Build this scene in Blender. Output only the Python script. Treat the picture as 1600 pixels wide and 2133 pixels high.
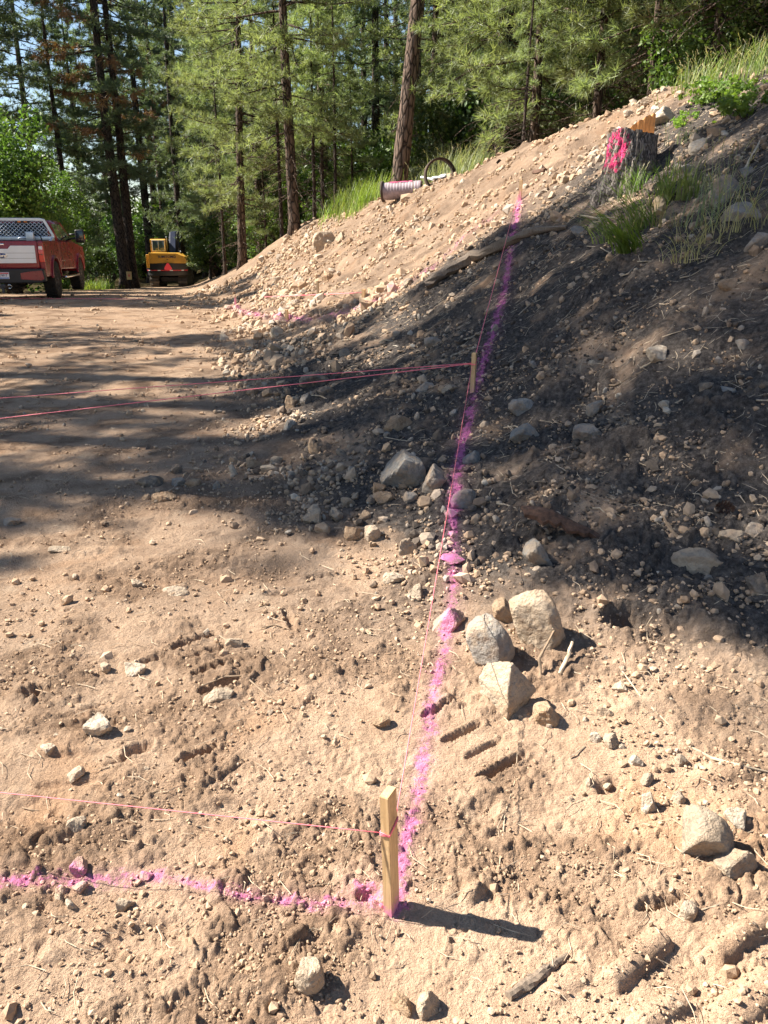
import bpy, bmesh, math, random
import numpy as np
from mathutils import Vector, Matrix

for o in list(bpy.data.objects):
    bpy.data.objects.remove(o)
S = bpy.context.scene
COL = S.collection
R = math.radians

# ------------------------------------------------------------------ camera
F, CX, CY, PITCH, CAMH = 1650.0, 800.0, 1066.5, R(19.0), 1.6
cam = bpy.data.cameras.new('camera')
cam.sensor_fit = 'VERTICAL'
cam.sensor_height = 24.0
cam.lens = 24.0 * F / 2133.0
cam.clip_start = 0.05
cam.clip_end = 3000.0
camo = bpy.data.objects.new('camera', cam)
COL.objects.link(camo)
camo.location = (0, 0, CAMH)
camo.rotation_euler = (R(90) - PITCH, 0, 0)
S.camera = camo

# ------------------------------------------------------------------ sky and sun
SUN_TO = Vector((-0.69, 0.13, 0.69)).normalized()
world = bpy.data.worlds.new('World')
S.world = world
world.use_nodes = True
wn = world.node_tree.nodes
wl = world.node_tree.links
wn.clear()
wo = wn.new('ShaderNodeOutputWorld')
wb = wn.new('ShaderNodeBackground')
sk = wn.new('ShaderNodeTexSky')
sk.sky_type = 'NISHITA'
sk.sun_disc = False
sk.sun_elevation = math.asin(SUN_TO.z)
sk.sun_rotation = math.atan2(SUN_TO.x, SUN_TO.y)
sk.air_density = 1.0
sk.dust_density = 0.4
sk.ozone_density = 1.0
wb.inputs['Strength'].default_value = 0.05
wl.new(sk.outputs[0], wb.inputs[0])
wl.new(wb.outputs[0], wo.inputs[0])
sl = bpy.data.lights.new('sun', 'SUN')
sl.energy = 5.0
sl.angle = R(0.53)
sl.color = (1.0, 0.93, 0.82)
so = bpy.data.objects.new('sun', sl)
COL.objects.link(so)
so.rotation_euler = (-SUN_TO).to_track_quat('-Z', 'Y').to_euler()
S.view_settings.view_transform = 'Standard'
S.view_settings.look = 'None'
S.view_settings.gamma = 1.0
S.view_settings.exposure = 1.82
S.view_settings.use_curve_mapping = False
S.cycles.use_adaptive_sampling = True
S.cycles.adaptive_threshold = .02
S.cycles.max_bounces = 5
S.cycles.diffuse_bounces = 3
S.cycles.glossy_bounces = 3
S.cycles.transmission_bounces = 4
S.cycles.transparent_max_bounces = 6
S.cycles.caustics_reflective = False
S.cycles.caustics_refractive = False

# ------------------------------------------------------------------ noise
def _hash(ix, iy, seed):
    h = (ix.astype(np.int64) * 374761393 + iy.astype(np.int64) * 668265263 + seed * 974634777) & 0xFFFFFFFF
    h = ((h ^ (h >> 13)) * 1274126177) & 0xFFFFFFFF
    h = ((h ^ (h >> 16)) * 2246822519) & 0xFFFFFFFF
    return ((h ^ (h >> 15)) & 0xFFFFFF) / float(0xFFFFFF)

def vnoise(x, y, seed=0):
    ix, iy = np.floor(x), np.floor(y)
    fx, fy = x - ix, y - iy
    ux, uy = fx * fx * fx * (fx * (fx * 6 - 15) + 10), fy * fy * fy * (fy * (fy * 6 - 15) + 10)
    def g(ox, oy):
        a = _hash(ix + ox, iy + oy, seed) * 6.2831853
        return np.cos(a) * (fx - ox) + np.sin(a) * (fy - oy)
    a = g(0, 0) * (1 - ux) + g(1, 0) * ux
    b = g(0, 1) * (1 - ux) + g(1, 1) * ux
    return (a * (1 - uy) + b * uy) * 1.5

def fbm(x, y, lam, octv=3, seed=0, gain=.5):
    s, a, f = 0, 1., 1. / lam
    for k in range(octv):
        s = s + a * vnoise(x * f + 13.7 * k, y * f - 7.3 * k, seed + k * 17)
        a *= gain
        f *= 2.03
    return s

def clods(x, y, cell, prob, seed, dome=.6):
    """random half-buried lumps, height field"""
    gx = x / cell + .30 * vnoise(x / cell * 2.3, y / cell * 2.3, seed + 60) + .15 * vnoise(x / cell * 6, y / cell * 6, seed + 62)
    gy = y / cell + .30 * vnoise(x / cell * 2.3 + 31, y / cell * 2.3, seed + 61) + .15 * vnoise(x / cell * 6 + 9, y / cell * 6, seed + 63)
    ix, iy = np.floor(gx), np.floor(gy)
    out = np.zeros(np.shape(x))
    for ox in (-1, 0, 1):
        for oy in (-1, 0, 1):
            jx, jy = ix + ox, iy + oy
            h0 = _hash(jx, jy, seed)
            r = (.18 + .34 * _hash(jx, jy, seed + 5) ** 2)
            dx = jx + .2 + .6 * _hash(jx, jy, seed + 1) - gx
            dy = jy + .2 + .6 * _hash(jx, jy, seed + 2) - gy
            an = _hash(jx, jy, seed + 3) * 3.14
            ca, sa = np.cos(an), np.sin(an)
            e1, e2 = dx * ca + dy * sa, (dy * ca - dx * sa) * 1.4
            q = 1 - (np.abs(e1) ** 2.6 + np.abs(e2) ** 2.6) / r ** 2.6
            out = np.maximum(out, np.where((h0 < prob) & (q > 0), np.sqrt(np.maximum(q, 0)) * r * dome * cell, 0))
    return out

def blocks(x, y, cell, seed, edge=.22, power=2.):
    """broken clods: cells of uneven height with cracks between them"""
    wx = x + cell * .55 * vnoise(x / cell * .9, y / cell * .9, seed + 50)
    wy = y + cell * .55 * vnoise(x / cell * .9 + 40, y / cell * .9, seed + 51)
    gx, gy = wx / cell, wy / cell
    ix, iy = np.floor(gx), np.floor(gy)
    f1 = np.full(np.shape(x), 9.); f2 = np.full(np.shape(x), 9.); hh = np.zeros(np.shape(x))
    tx = np.zeros(np.shape(x)); ty = np.zeros(np.shape(x))
    for ox in (-1, 0, 1):
        for oy in (-1, 0, 1):
            jx, jy = ix + ox, iy + oy
            dx = jx + _hash(jx, jy, seed + 1) - gx
            dy = jy + _hash(jx, jy, seed + 2) - gy
            d = np.hypot(dx, dy)
            m = d < f1
            f2 = np.where(m, f1, np.minimum(f2, d))
            hh = np.where(m, _hash(jx, jy, seed), hh)
            tx = np.where(m, dx * (_hash(jx, jy, seed + 3) - .5) + dy * (_hash(jx, jy, seed + 4) - .5), tx)
            f1 = np.where(m, d, f1)
    return cell * (hh ** power + .6 * tx) * np.clip((f2 - f1) / edge, 0, 1)

# ------------------------------------------------------------------ terrain height
sp_, cp_ = math.sin(PITCH), math.cos(PITCH)
TOE = [(9, -2.6), (4.5, .6), (1.42, 2.55), (.34, 3.38), (-.28, 4.36), (-.67, 5.33), (-1.1, 8), (-1.9, 11.7), (-3.9, 20.3),
       (-6.3, 27), (-8.2, 36), (-10.2, 44), (-19, 80)]

def toe_dist(x, y):
    best = np.full(np.shape(x), 1e9)
    sgn = np.ones(np.shape(x))
    for (ax, ay), (bx, by) in zip(TOE[:-1], TOE[1:]):
        dx, dy = bx - ax, by - ay
        t = np.clip(((x - ax) * dx + (y - ay) * dy) / (dx * dx + dy * dy), 0, 1)
        d = np.hypot(x - ax - t * dx, y - ay - t * dy)
        c = (x - ax) * dy - (y - ay) * dx
        m = d < best - 1e-9
        best = np.where(m, d, best)
        sgn = np.where(m, np.where(c > 0, 1., -1.), sgn)
    return best * sgn

def spl(s, k):
    return .5 * (s + np.sqrt(s * s + k * k))

def sstep(a, b, v):
    t = np.clip((v - a) / (b - a), 0, 1)
    return t * t * (3 - 2 * t)

def macro(x, y):
    s = toe_dist(x, y)
    g = 1 + .2 * np.clip((y - 13) / 8, 0, 1)
    hs = g * (.38 * spl(s, .5) + .30 * spl(s - 1.6, .5))
    cap = np.interp(y, [-5, 6, 10.7, 13.4, 15.4, 17.3, 20, 23.5, 28, 31.6, 36, 45, 70],
                    [3.8, 3.7, 3.65, 3.75, 3.35, 2.95, 2.85, 2.65, 2.3, 1.95, 1.5, .9, .8])
    cap = cap + .075 * spl(s - 5.5, 1.)
    h = .5 * (hs + cap - np.sqrt((hs - cap) ** 2 + .0625))
    h = h + .16 * np.exp(-(((x + 9.) / 4.) ** 2 + ((y - 21.) / 6.) ** 2))
    drop = -.046 * spl(y - 24, 5.) * np.clip((110 - y) / 55, 0, 1) + .03 * spl(y - 78, 12)
    lb = .5 * sstep(0, 3.5, -(x + .30 * (y - 27) + 15.2)) * sstep(26, 36, y)
    return h - .02 + drop + lb, s

_GZ0 = {}
def gz0(x, y):
    if (x, y) not in _GZ0:
        _GZ0[(x, y)] = float(macro(np.array([x]), np.array([y]))[0][0])
    return _GZ0[(x, y)]

STAMPS = []          # x, y, angle, half length, half width, depth (m), squareness

def H(x, y):
    x = np.asarray(x, float)
    y = np.asarray(y, float)
    h, s = macro(x, y)
    ro = .38 + .62 * sstep(-.9, .5, s)
    h = h + ro * (.05 * fbm(x, y, 1.9, 2, 3) + .035 * fbm(x, y, .62, 2, 9) + .018 * fbm(x, y, .25, 2, 21))
    # slump hollows and benches on the bank
    bank = sstep(.2, 1.6, s)
    h = h + bank * .09 * fbm(x * .55 + y * .2, y * .9 - x * .35, 1.3, 2, 31)
    shp = h.shape
    h = h.ravel(); xf = x.ravel(); yf = y.ravel()
    for (sx, sy, an, hl, hw, dp, pw) in STAMPS:
        k = np.where((np.abs(xf - sx) < hl + hw * 3 + .05) & (np.abs(yf - sy) < hl + hw * 3 + .05))[0]
        if not len(k):
            continue
        xs, ys, hk = xf[k], yf[k], h[k]
        dx, dy = xs - sx, ys - sy
        ca, sa = math.cos(an), math.sin(an)
        e1, e2 = dx * ca + dy * sa, dy * ca - dx * sa
        if pw >= 6:      # squeezed bar of mud: half a cylinder with broken ends
            w2 = hw * (1 + .10 * vnoise(e1 / .05, e2 * 0 + sx * 9, 12))
            en = sstep(1.06, .90, np.abs(e1 + .15 * e2) / hl)
            bar = np.sqrt(np.clip(1 - (e2 / w2) ** 2, 0, 1)) * dp * en
            h[k] = np.where(bar > 0, np.maximum(hk, hk * .25 + .75 * gz0(sx, sy) + bar - .004), hk)
            continue
        q = (np.abs(e1) / hl) ** pw + (np.abs(e2) / hw) ** 2.6
        if dp < 0:
            q = np.maximum(0, q + .55 * vnoise(xs / .022, ys / .022, 15) + .45 * vnoise(xs / .05, ys / .05, 16))
        hk = hk + dp * np.exp(-q ** 1.6 * .9)
        if dp < 0:   # squeezed-up rim
            hk = hk - .25 * dp * np.exp(-((np.sqrt(q) - 1.5) / .35) ** 2)
        h[k] = hk
    h = h.reshape(shp)
    return h

def ray(u, v):
    a, b = (u - CX) / F, -(v - CY) / F
    return np.array([a, cp_ + b * sp_, -sp_ + b * cp_])

_TS = np.geomspace(1.2, 60., 1700)
def hit(u, v):
    d = ray(u, v)
    p = d[None] * _TS[:, None]
    z = p[:, 2] + CAMH
    h = H(p[:, 0], p[:, 1])
    i = np.where(z < h)[0]
    i = i[0] if len(i) else len(_TS) - 1
    return float(_TS[i]), float(p[i, 0]), float(p[i, 1]), float(h[i])

def gz(x, y):
    return float(H(np.array([x]), np.array([y]))[0])

def at(u, t, v=900):
    """ground point under picture column u at depth t"""
    x = (u - CX) / F * t
    y = t * cp_
    for _ in range(6):
        z = gz(x, y)
        # depth = y*cos(p) - (z-CAMH)*sin(p)
        y = (t + (z - CAMH) * sp_) / cp_
    return x, y, gz(x, y)

# slots pressed by the tracks, squeezed mud bars (end points in the picture, half width, depth, end shape)
_ENDS = [((362, 1352), (452, 1322), .022, -.05, 5), ((385, 1376), (470, 1350), .018, -.042, 5), ((400, 1410), (490, 1380), .021, -.048, 5),
         ((420, 1448), (500, 1412), .024, -.05, 5), ((290, 1385), (350, 1366), .016, -.03, 4), ((372, 1592), (452, 1556), .02, -.045, 5),
         ((925, 1545), (1005, 1505), .015, -.034, 5), ((1000, 1625), (1092, 1575), .017, -.040, 5), ((880, 1497), (945, 1458), .014, -.026, 5),
         ((975, 1575), (1045, 1540), .011, -.02, 4), ((1330, 1900), (1435, 1868), .010, -.028, 5), ((440, 1186), (520, 1176), .018, -.02, 4),
         ((555, 1240), (690, 1222), .022, -.03, 4), ((640, 1205), (720, 1192), .018, -.022, 4), ((595, 1268), (612, 1312), .018, -.026, 4),
         ((340, 1240), (395, 1224), .012, .018, 4), ((215, 1600), (300, 1565), .013, -.02, 4), ((120, 1500), (230, 1462), .014, -.018, 4),
         ((1262, 2062), (1384, 1964), .030, .040, 6), ((1478, 2012), (1604, 1908), .032, .042, 6), ((1325, 2150), (1420, 2090), .030, .036, 6),
         ((1500, 2140), (1610, 2050), .045, .045, 6), ((1130, 2085), (1235, 2010), .03, .014, 3)]
for (a_, b_, hw, dp, pw) in _ENDS:
    _, x0, y0, _z = hit(*a_)
    _, x1, y1, _z = hit(*b_)
    STAMPS.append(((x0 + x1) / 2, (y0 + y1) / 2, math.atan2(y1 - y0, x1 - x0), math.hypot(x1 - x0, y1 - y0) / 2, hw, dp, pw))
# pits, hollows and humps
for (u, v, an, hl, hw, dp, pw) in [
    (75, 1445, 15, .05, .035, -.05, 2), (290, 1560, 30, .04, .03, -.035, 2), (1310, 1290, 0, .09, .07, -.09, 2), (1270, 1640, 10, .045, .03, -.03, 2),
    (1370, 1885, 10, .05, .012, -.02, 4), (690, 1600, -40, .10, .05, -.012, 2), (1090, 1440, 20, .10, .05, -.03, 2), (905, 1880, 4, .05, .03, .012, 2),
    (985, 1868, 40, .03, .018, .03, 3), (770, 1868, 10, .03, .022, -.025, 2), (230, 1150, 5, .12, .05, .03, 2), (1500, 1620, 10, .09, .045, .035, 2),
    (1430, 1250, 0, .12, .1, .05, 2), (1180, 1060, 0, .12, .07, .05, 2), (60, 1690, 0, .09, .06, -.02, 2), (480, 1700, 20, .10, .06, -.016, 2),
    (640, 1750, 20, .08, .05, -.018, 2), (1000, 1700, 60, .07, .04, -.02, 2), (300, 1960, 10, .09, .06, -.02, 2), (560, 2060, 10, .08, .05, .02, 2)]:
    _, x, y, _z = hit(u, v)
    STAMPS.append((x, y, R(an), hl, hw, dp, pw))
# rows of grouser bars left on the haul ground by the excavator tracks
rngT = random.Random(4)
for k in range(16):
    y = 2.05 + k * .155
    STAMPS.append((-.95 - .05 * k + rngT.uniform(-.02, .02), y, R(6 + rngT.uniform(-3, 3)), .11, .018, -.012 - .01 * rngT.random(), 5))

ORD = ['first', 'second', 'third', 'fourth', 'fifth', 'sixth', 'seventh', 'eighth', 'ninth', 'tenth']
# ------------------------------------------------------------------ object helpers
def lab(o, label=None, cat=None, group=None, kind=None):
    if label: o['label'] = label
    if cat: o['category'] = cat
    if group: o['group'] = group
    if kind: o['kind'] = kind
    return o

def link(name, me, mat=None, parent=None, loc=None):
    o = bpy.data.objects.new(name, me)
    COL.objects.link(o)
    if mat is not None and me is not None and not me.materials:
        me.materials.append(mat)
    if parent is not None:
        o.parent = parent
    if loc is not None:
        o.location = loc
    return o

def empty(name, loc=(0, 0, 0), rz=0.):
    o = bpy.data.objects.new(name, None)
    COL.objects.link(o)
    o.location = loc
    o.rotation_euler = (0, 0, rz)
    o.empty_display_size = .1
    return o

def copy_tree(o, parent=None):
    c = o.copy()
    COL.objects.link(c)
    c.parent = parent
    for ch in list(o.children):
        copy_tree(ch, c)
    return c

def np_mesh(name, V, Fa, smooth=False, attrs=None):
    """V (n,3), Fa (m,k) all the same k"""
    me = bpy.data.meshes.new(name)
    V = np.ascontiguousarray(V, np.float32)
    Fa = np.ascontiguousarray(Fa, np.int32)
    m, k = Fa.shape
    me.vertices.add(len(V))
    me.vertices.foreach_set('co', V.ravel())
    me.loops.add(m * k)
    me.loops.foreach_set('vertex_index', Fa.ravel())
    me.polygons.add(m)
    me.polygons.foreach_set('loop_start', np.arange(0, m * k, k, dtype=np.int32))
    me.polygons.foreach_set('use_smooth', np.full(m, smooth, bool))
    if attrs:
        for an, av in attrs.items():
            a = me.attributes.new(an, 'FLOAT', 'POINT')
            a.data.foreach_set('value', np.ascontiguousarray(av, np.float32))
    me.update(calc_edges=True)
    me.validate()
    return me

class MB:
    """collects shapes into one mesh"""
    def __init__(s):
        s.v = []; s.f = []; s.sm = []
    def add(s, V, Fc, smooth=False):
        b = len(s.v)
        s.v.extend([tuple(float(c) for c in q) for q in V])
        s.f.extend([tuple(i + b for i in f) for f in Fc])
        s.sm.extend([smooth] * len(Fc))
        return s
    def box(s, x0, x1, y0, y1, z0, z1, c=0.):
        bm = bmesh.new()
        bmesh.ops.create_cube(bm, size=1)
        for q in bm.verts:
            q.co = Vector(((x0 + x1) / 2 + q.co.x * (x1 - x0), (y0 + y1) / 2 + q.co.y * (y1 - y0), (z0 + z1) / 2 + q.co.z * (z1 - z0)))
        if c > 0:
            bmesh.ops.bevel(bm, geom=bm.edges[:], offset=c, segments=2, affect='EDGES', profile=.6)
        bm.verts.index_update()
        s.add([q.co for q in bm.verts], [[q.index for q in f.verts] for f in bm.faces], c > 0)
        bm.free()
        return s
    def prism(s, prof, a0, a1, axis='x', c=0.):
        """profile (p, q) extruded along axis: x -> (y,z), y -> (x,z), z -> (x,y)"""
        bm = bmesh.new()
        def mk(p, q, a):
            return {'x': (a, p, q), 'y': (p, a, q), 'z': (p, q, a)}[axis]
        A = [bm.verts.new(mk(p, q, a0)) for p, q in prof]
        B = [bm.verts.new(mk(p, q, a1)) for p, q in prof]
        n = len(prof)
        bm.faces.new(A)
        bm.faces.new(B[::-1])
        for i in range(n):
            bm.faces.new((A[i], A[(i + 1) % n], B[(i + 1) % n], B[i]))
        bmesh.ops.recalc_face_normals(bm, faces=bm.faces[:])
        if c > 0:
            bmesh.ops.bevel(bm, geom=bm.edges[:], offset=c, segments=2, affect='EDGES', profile=.6, clamp_overlap=True)
        bm.verts.index_update()
        s.add([q.co for q in bm.verts], [[q.index for q in f.verts] for f in bm.faces], False)
        bm.free()
        return s
    def tube(s, pts, rad, n=8, cap=True, smooth=True, jit=0., rng=None):
        pts = [Vector(p) for p in pts]
        if not hasattr(rad, '__len__'):
            rad = [rad] * len(pts)
        V = []; Fc = []
        up = Vector((0.123, 0.231, 1)).normalized()
        for i, p in enumerate(pts):
            d = (pts[min(i + 1, len(pts) - 1)] - pts[max(i - 1, 0)]).normalized()
            e = d.cross(up)
            if e.length < .05:
                e = d.cross(Vector((1, 0, 0)))
            e.normalize()
            g = d.cross(e).normalized()
            for k in range(n):
                a = 2 * math.pi * k / n
                rr = rad[i] * (1 + (rng.uniform(-jit, jit) if rng else 0))
                V.append(p + (e * math.cos(a) + g * math.sin(a)) * rr)
        for i in range(len(pts) - 1):
            for k in range(n):
                Fc.append((i * n + k, i * n + (k + 1) % n, (i + 1) * n + (k + 1) % n, (i + 1) * n + k))
        if cap:
            Fc.append(tuple(range(n))[::-1])
            Fc.append(tuple((len(pts) - 1) * n + k for k in range(n)))
        s.add(V, Fc, smooth)
        return s
    def lathe(s, prof, n=32, axis='z', org=(0, 0, 0), closed=False, smooth=True):
        """prof: (r, h)"""
        V = []; Fc = []
        for r, h in prof:
            for k in range(n):
                a = 2 * math.pi * k / n
                c, q = r * math.cos(a), r * math.sin(a)
                V.append({'z': (c, q, h), 'x': (h, c, q), 'y': (c, h, q)}[axis])
        V = [(p[0] + org[0], p[1] + org[1], p[2] + org[2]) for p in V]
        m = len(prof)
        for i in range(m if closed else m - 1):
            j = (i + 1) % m
            for k in range(n):
                Fc.append((i * n + k, i * n + (k + 1) % n, j * n + (k + 1) % n, j * n + k))
        s.add(V, Fc, smooth)
        return s
    def mesh(s, name):
        me = bpy.data.meshes.new(name)
        me.from_pydata(s.v, [], s.f)
        me.polygons.foreach_set('use_smooth', s.sm)
        me.update()
        return me
    def build(s, name, mat, parent=None, loc=None, recalc=True):
        me = s.mesh(name)
        if recalc:
            bm = bmesh.new()
            bm.from_mesh(me)
            bmesh.ops.recalc_face_normals(bm, faces=bm.faces[:])
            bm.to_mesh(me)
            bm.free()
        return link(name, me, mat, parent, loc)

# ------------------------------------------------------------------ materials
class NT:
    def __init__(s, name):
        s.m = bpy.data.materials.new(name)
        s.m.use_nodes = True
        s.t = s.m.node_tree
        s.t.nodes.clear()
        s.out = s.n('ShaderNodeOutputMaterial')
    def n(s, typ, **kw):
        q = s.t.nodes.new(typ)
        for k, v in kw.items():
            setattr(q, k, v)
        return q
    def l(s, a, b):
        s.t.links.new(a, b)
    def val(s, sock, v):
        if hasattr(v, 'is_linked') or isinstance(v, bpy.types.NodeSocket):
            s.l(v, sock)
        else:
            sock.default_value = v
    def pos(s, scale=(1, 1, 1), obj=False):
        if obj:
            src = s.n('ShaderNodeTexCoord').outputs['Object']
        else:
            src = s.n('ShaderNodeNewGeometry').outputs['Position']
        mp = s.n('ShaderNodeMapping')
        mp.inputs['Scale'].default_value = scale
        s.l(src, mp.inputs['Vector'])
        return mp.outputs[0]
    def noise(s, vec, scale, detail=4, rough=.55, dist=0.):
        q = s.n('ShaderNodeTexNoise')
        q.inputs['Scale'].default_value = scale
        q.inputs['Detail'].default_value = detail
        q.inputs['Roughness'].default_value = rough
        q.inputs['Distortion'].default_value = dist
        s.l(vec, q.inputs['Vector'])
        return q.outputs['Fac']
    def ramp(s, fac, stops):
        q = s.n('ShaderNodeValToRGB')
        e = q.color_ramp.elements
        while len(e) > 2: e.remove(e[-1])
        for i, (p, c) in enumerate(stops):
            if i >= len(e): e.new(p)
            e[i].position = p
            e[i].color = (c if len(c) == 4 else (*c, 1)) if hasattr(c, '__len__') else (c, c, c, 1)
        s.l(fac, q.inputs[0])
        return q.outputs[0]
    def mix(s, fac, a, b, mode='MIX'):
        q = s.n('ShaderNodeMix', data_type='RGBA', blend_type=mode)
        s.val(q.inputs[0], fac)
        for sock, v in ((q.inputs[6], a), (q.inputs[7], b)):
            if isinstance(v, bpy.types.NodeSocket): s.l(v, sock)
            else: sock.default_value = (*v, 1) if len(v) == 3 else v
        return q.outputs[2]
    def math(s, op, a, b=0., c=0.):
        q = s.n('ShaderNodeMath', operation=op)
        for sock, v in zip(q.inputs, (a, b, c)): s.val(sock, v)
        return q.outputs[0]
    def attr(s, name):
        return s.n('ShaderNodeAttribute', attribute_name=name).outputs['Fac']
    def bump(s, h, strength=.5, dist=.01, normal=None):
        q = s.n('ShaderNodeBump')
        q.inputs['Strength'].default_value = strength
        q.inputs['Distance'].default_value = dist
        s.l(h, q.inputs['Height'])
        if normal is not None: s.l(normal, q.inputs['Normal'])
        return q.outputs[0]
    def princ(s, col, rough=.6, metal=0., normal=None, spec=.5, coat=0.):
        q = s.n('ShaderNodeBsdfPrincipled')
        s.val(q.inputs['Base Color'], col if isinstance(col, bpy.types.NodeSocket) else (*col, 1))
        s.val(q.inputs['Roughness'], rough)
        q.inputs['Metallic'].default_value = metal
        q.inputs['Specular IOR Level'].default_value = spec
        q.inputs['Coat Weight'].default_value = coat
        q.inputs['Coat Roughness'].default_value = .05
        if normal is not None: s.l(normal, q.inputs['Normal'])
        s.l(q.outputs[0], s.out.inputs[0])
        return s.m
    def leafy(s, col, trans=.4, normal=None):
        d = s.n('ShaderNodeBsdfPrincipled')
        s.val(d.inputs['Base Color'], col)
        d.inputs['Roughness'].default_value = .5
        d.inputs['Specular IOR Level'].default_value = .35
        t = s.n('ShaderNodeBsdfTranslucent')
        s.l(s.mix(1., col, (1.25, 1.3, .6), 'MULTIPLY'), t.inputs[0])
        x = s.n('ShaderNodeMixShader')
        x.inputs[0].default_value = trans
        s.l(d.outputs[0], x.inputs[1])
        s.l(t.outputs[0], x.inputs[2])
        s.l(x.outputs[0], s.out.inputs[0])
        return s.m

M = {}
PINK = (.72, .18, .45)

def paint_over(nt, col, tint=PINK, amount=.60, lo=.44, hi=1.05, dusty=.20):
    """sprayed marking paint: the attribute holds how thick the spray fell, broken up by the grain"""
    p = nt.attr('paint')
    g = nt.noise(nt.pos(), 170, 4, .75)
    g2 = nt.noise(nt.pos(), 22, 4, .65)
    f = nt.math('ADD', p, nt.math('MULTIPLY', nt.math('SUBTRACT', g, .5), 1.5))
    f = nt.math('ADD', f, nt.math('MULTIPLY', nt.math('SUBTRACT', g2, .5), 1.6))
    g3 = nt.noise(nt.pos(), 62, 3, .65)
    f = nt.math('ADD', f, nt.math('MULTIPLY', nt.math('SUBTRACT', g3, .5), 1.7))
    g4 = nt.noise(nt.pos(), 9., 5, .7)
    f = nt.math('ADD', f, nt.math('MULTIPLY', nt.math('SUBTRACT', g4, .52), 3.0))
    f = nt.math('MULTIPLY', nt.ramp(f, [(lo, 0.), (hi if hi < 1 else 1., 1.)]), nt.ramp(p, [(.04, 0.), (.3, 1.)]))
    f = nt.math('MULTIPLY', f, amount)
    dust = nt.math('MULTIPLY', nt.math('MULTIPLY', p, dusty), nt.math('ADD', g2, .15))
    return nt.mix(nt.math('MAXIMUM', f, dust), col, tint)

def mat_dirt():
    nt = NT('dirt')
    P = nt.pos()
    c1 = nt.ramp(nt.noise(P, .9, 5, .6), [(.30, (.33, .222, .148)), (.5, (.43, .30, .205)), (.72, (.51, .372, .262))])
    c2 = nt.ramp(nt.noise(P, 11, 5, .7), [(.3, (.28, .185, .122)), (.52, (.44, .308, .212)), (.75, (.55, .415, .30))])
    c = nt.mix(.5, c1, c2)
    # fresh reddish subsoil here and there
    c = nt.mix(nt.math('MULTIPLY', nt.ramp(nt.noise(P, 1.7, 3, .5, .6), [(.56, 0.), (.7, 1.)]), .45), c, (.40, .225, .12))
    # powdery pale crust patches
    c = nt.mix(nt.math('MULTIPLY', nt.ramp(nt.noise(P, 2.9, 4, .6), [(.6, 0.), (.72, 1.)]), .5), c, (.60, .47, .34))
    # freshly broken crumbly dirt is browner than the dusty crust
    c = nt.mix(nt.math('MULTIPLY', nt.attr('crumb'), nt.ramp(nt.noise(P, 7, 4, .7), [(.35, .25), (.6, .9)])), c, (.215, .142, .094))
    # grey soil turned up on the bank, with tree shade painted into its colour
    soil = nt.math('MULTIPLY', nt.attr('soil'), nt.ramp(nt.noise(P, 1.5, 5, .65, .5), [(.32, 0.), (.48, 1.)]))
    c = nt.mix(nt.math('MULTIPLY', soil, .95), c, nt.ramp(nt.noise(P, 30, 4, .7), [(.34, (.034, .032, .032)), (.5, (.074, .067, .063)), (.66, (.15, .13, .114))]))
    grain = nt.noise(P, 170, 4, .8)
    c = nt.mix(.7, c, nt.ramp(grain, [(.25, (.40, .38, .36)), (.5, (1, 1, 1)), (.8, (1.35, 1.32, 1.27))]), 'MULTIPLY')
    # forest floor: needle litter and low green growth
    lit = nt.ramp(nt.noise(P, 6, 5, .7), [(.3, (.04, .030, .018)), (.5, (.095, .068, .040)), (.6, (.05, .062, .022)), (.75, (.04, .07, .02))])
    c = nt.mix(nt.attr('forest'), c, lit)
    c = paint_over(nt, c)
    h = nt.math('ADD', nt.noise(P, 110, 5, .75), nt.math('MULTIPLY', nt.noise(P, 34, 5, .7), 2.2))
    b0 = nt.bump(nt.noise(P, 10, 6, .75), .35, .05)
    b = nt.bump(h, .9, .011, b0)
    d = nt.n('ShaderNodeBsdfDiffuse')
    d.inputs['Roughness'].default_value = .8
    nt.l(c, d.inputs[0]); nt.l(b, d.inputs[2])
    nt.l(d.outputs[0], nt.out.inputs[0])
    return nt.m

def mat_pebble():
    nt = NT('pebbles')
    P = nt.pos()
    c = nt.ramp(nt.attr('tone'), [(0., (.055, .047, .041)), (.22, (.14, .113, .092)), (.32, (.30, .205, .135)), (.65, (.43, .31, .21)), (.9, (.36, .30, .24)), (1., (.44, .39, .32))])
    c = nt.mix(.5, c, nt.ramp(nt.noise(P, 60, 3, .6), [(.3, (.6, .6, .6)), (.7, (1.2, 1.2, 1.2))]), 'MULTIPLY')
    c = paint_over(nt, c)
    d = nt.n('ShaderNodeBsdfDiffuse')
    nt.l(c, d.inputs[0]); nt.l(nt.bump(nt.noise(P, 120, 3, .6), .5, .004), d.inputs[2])
    nt.l(d.outputs[0], nt.out.inputs[0])
    return nt.m

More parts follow.
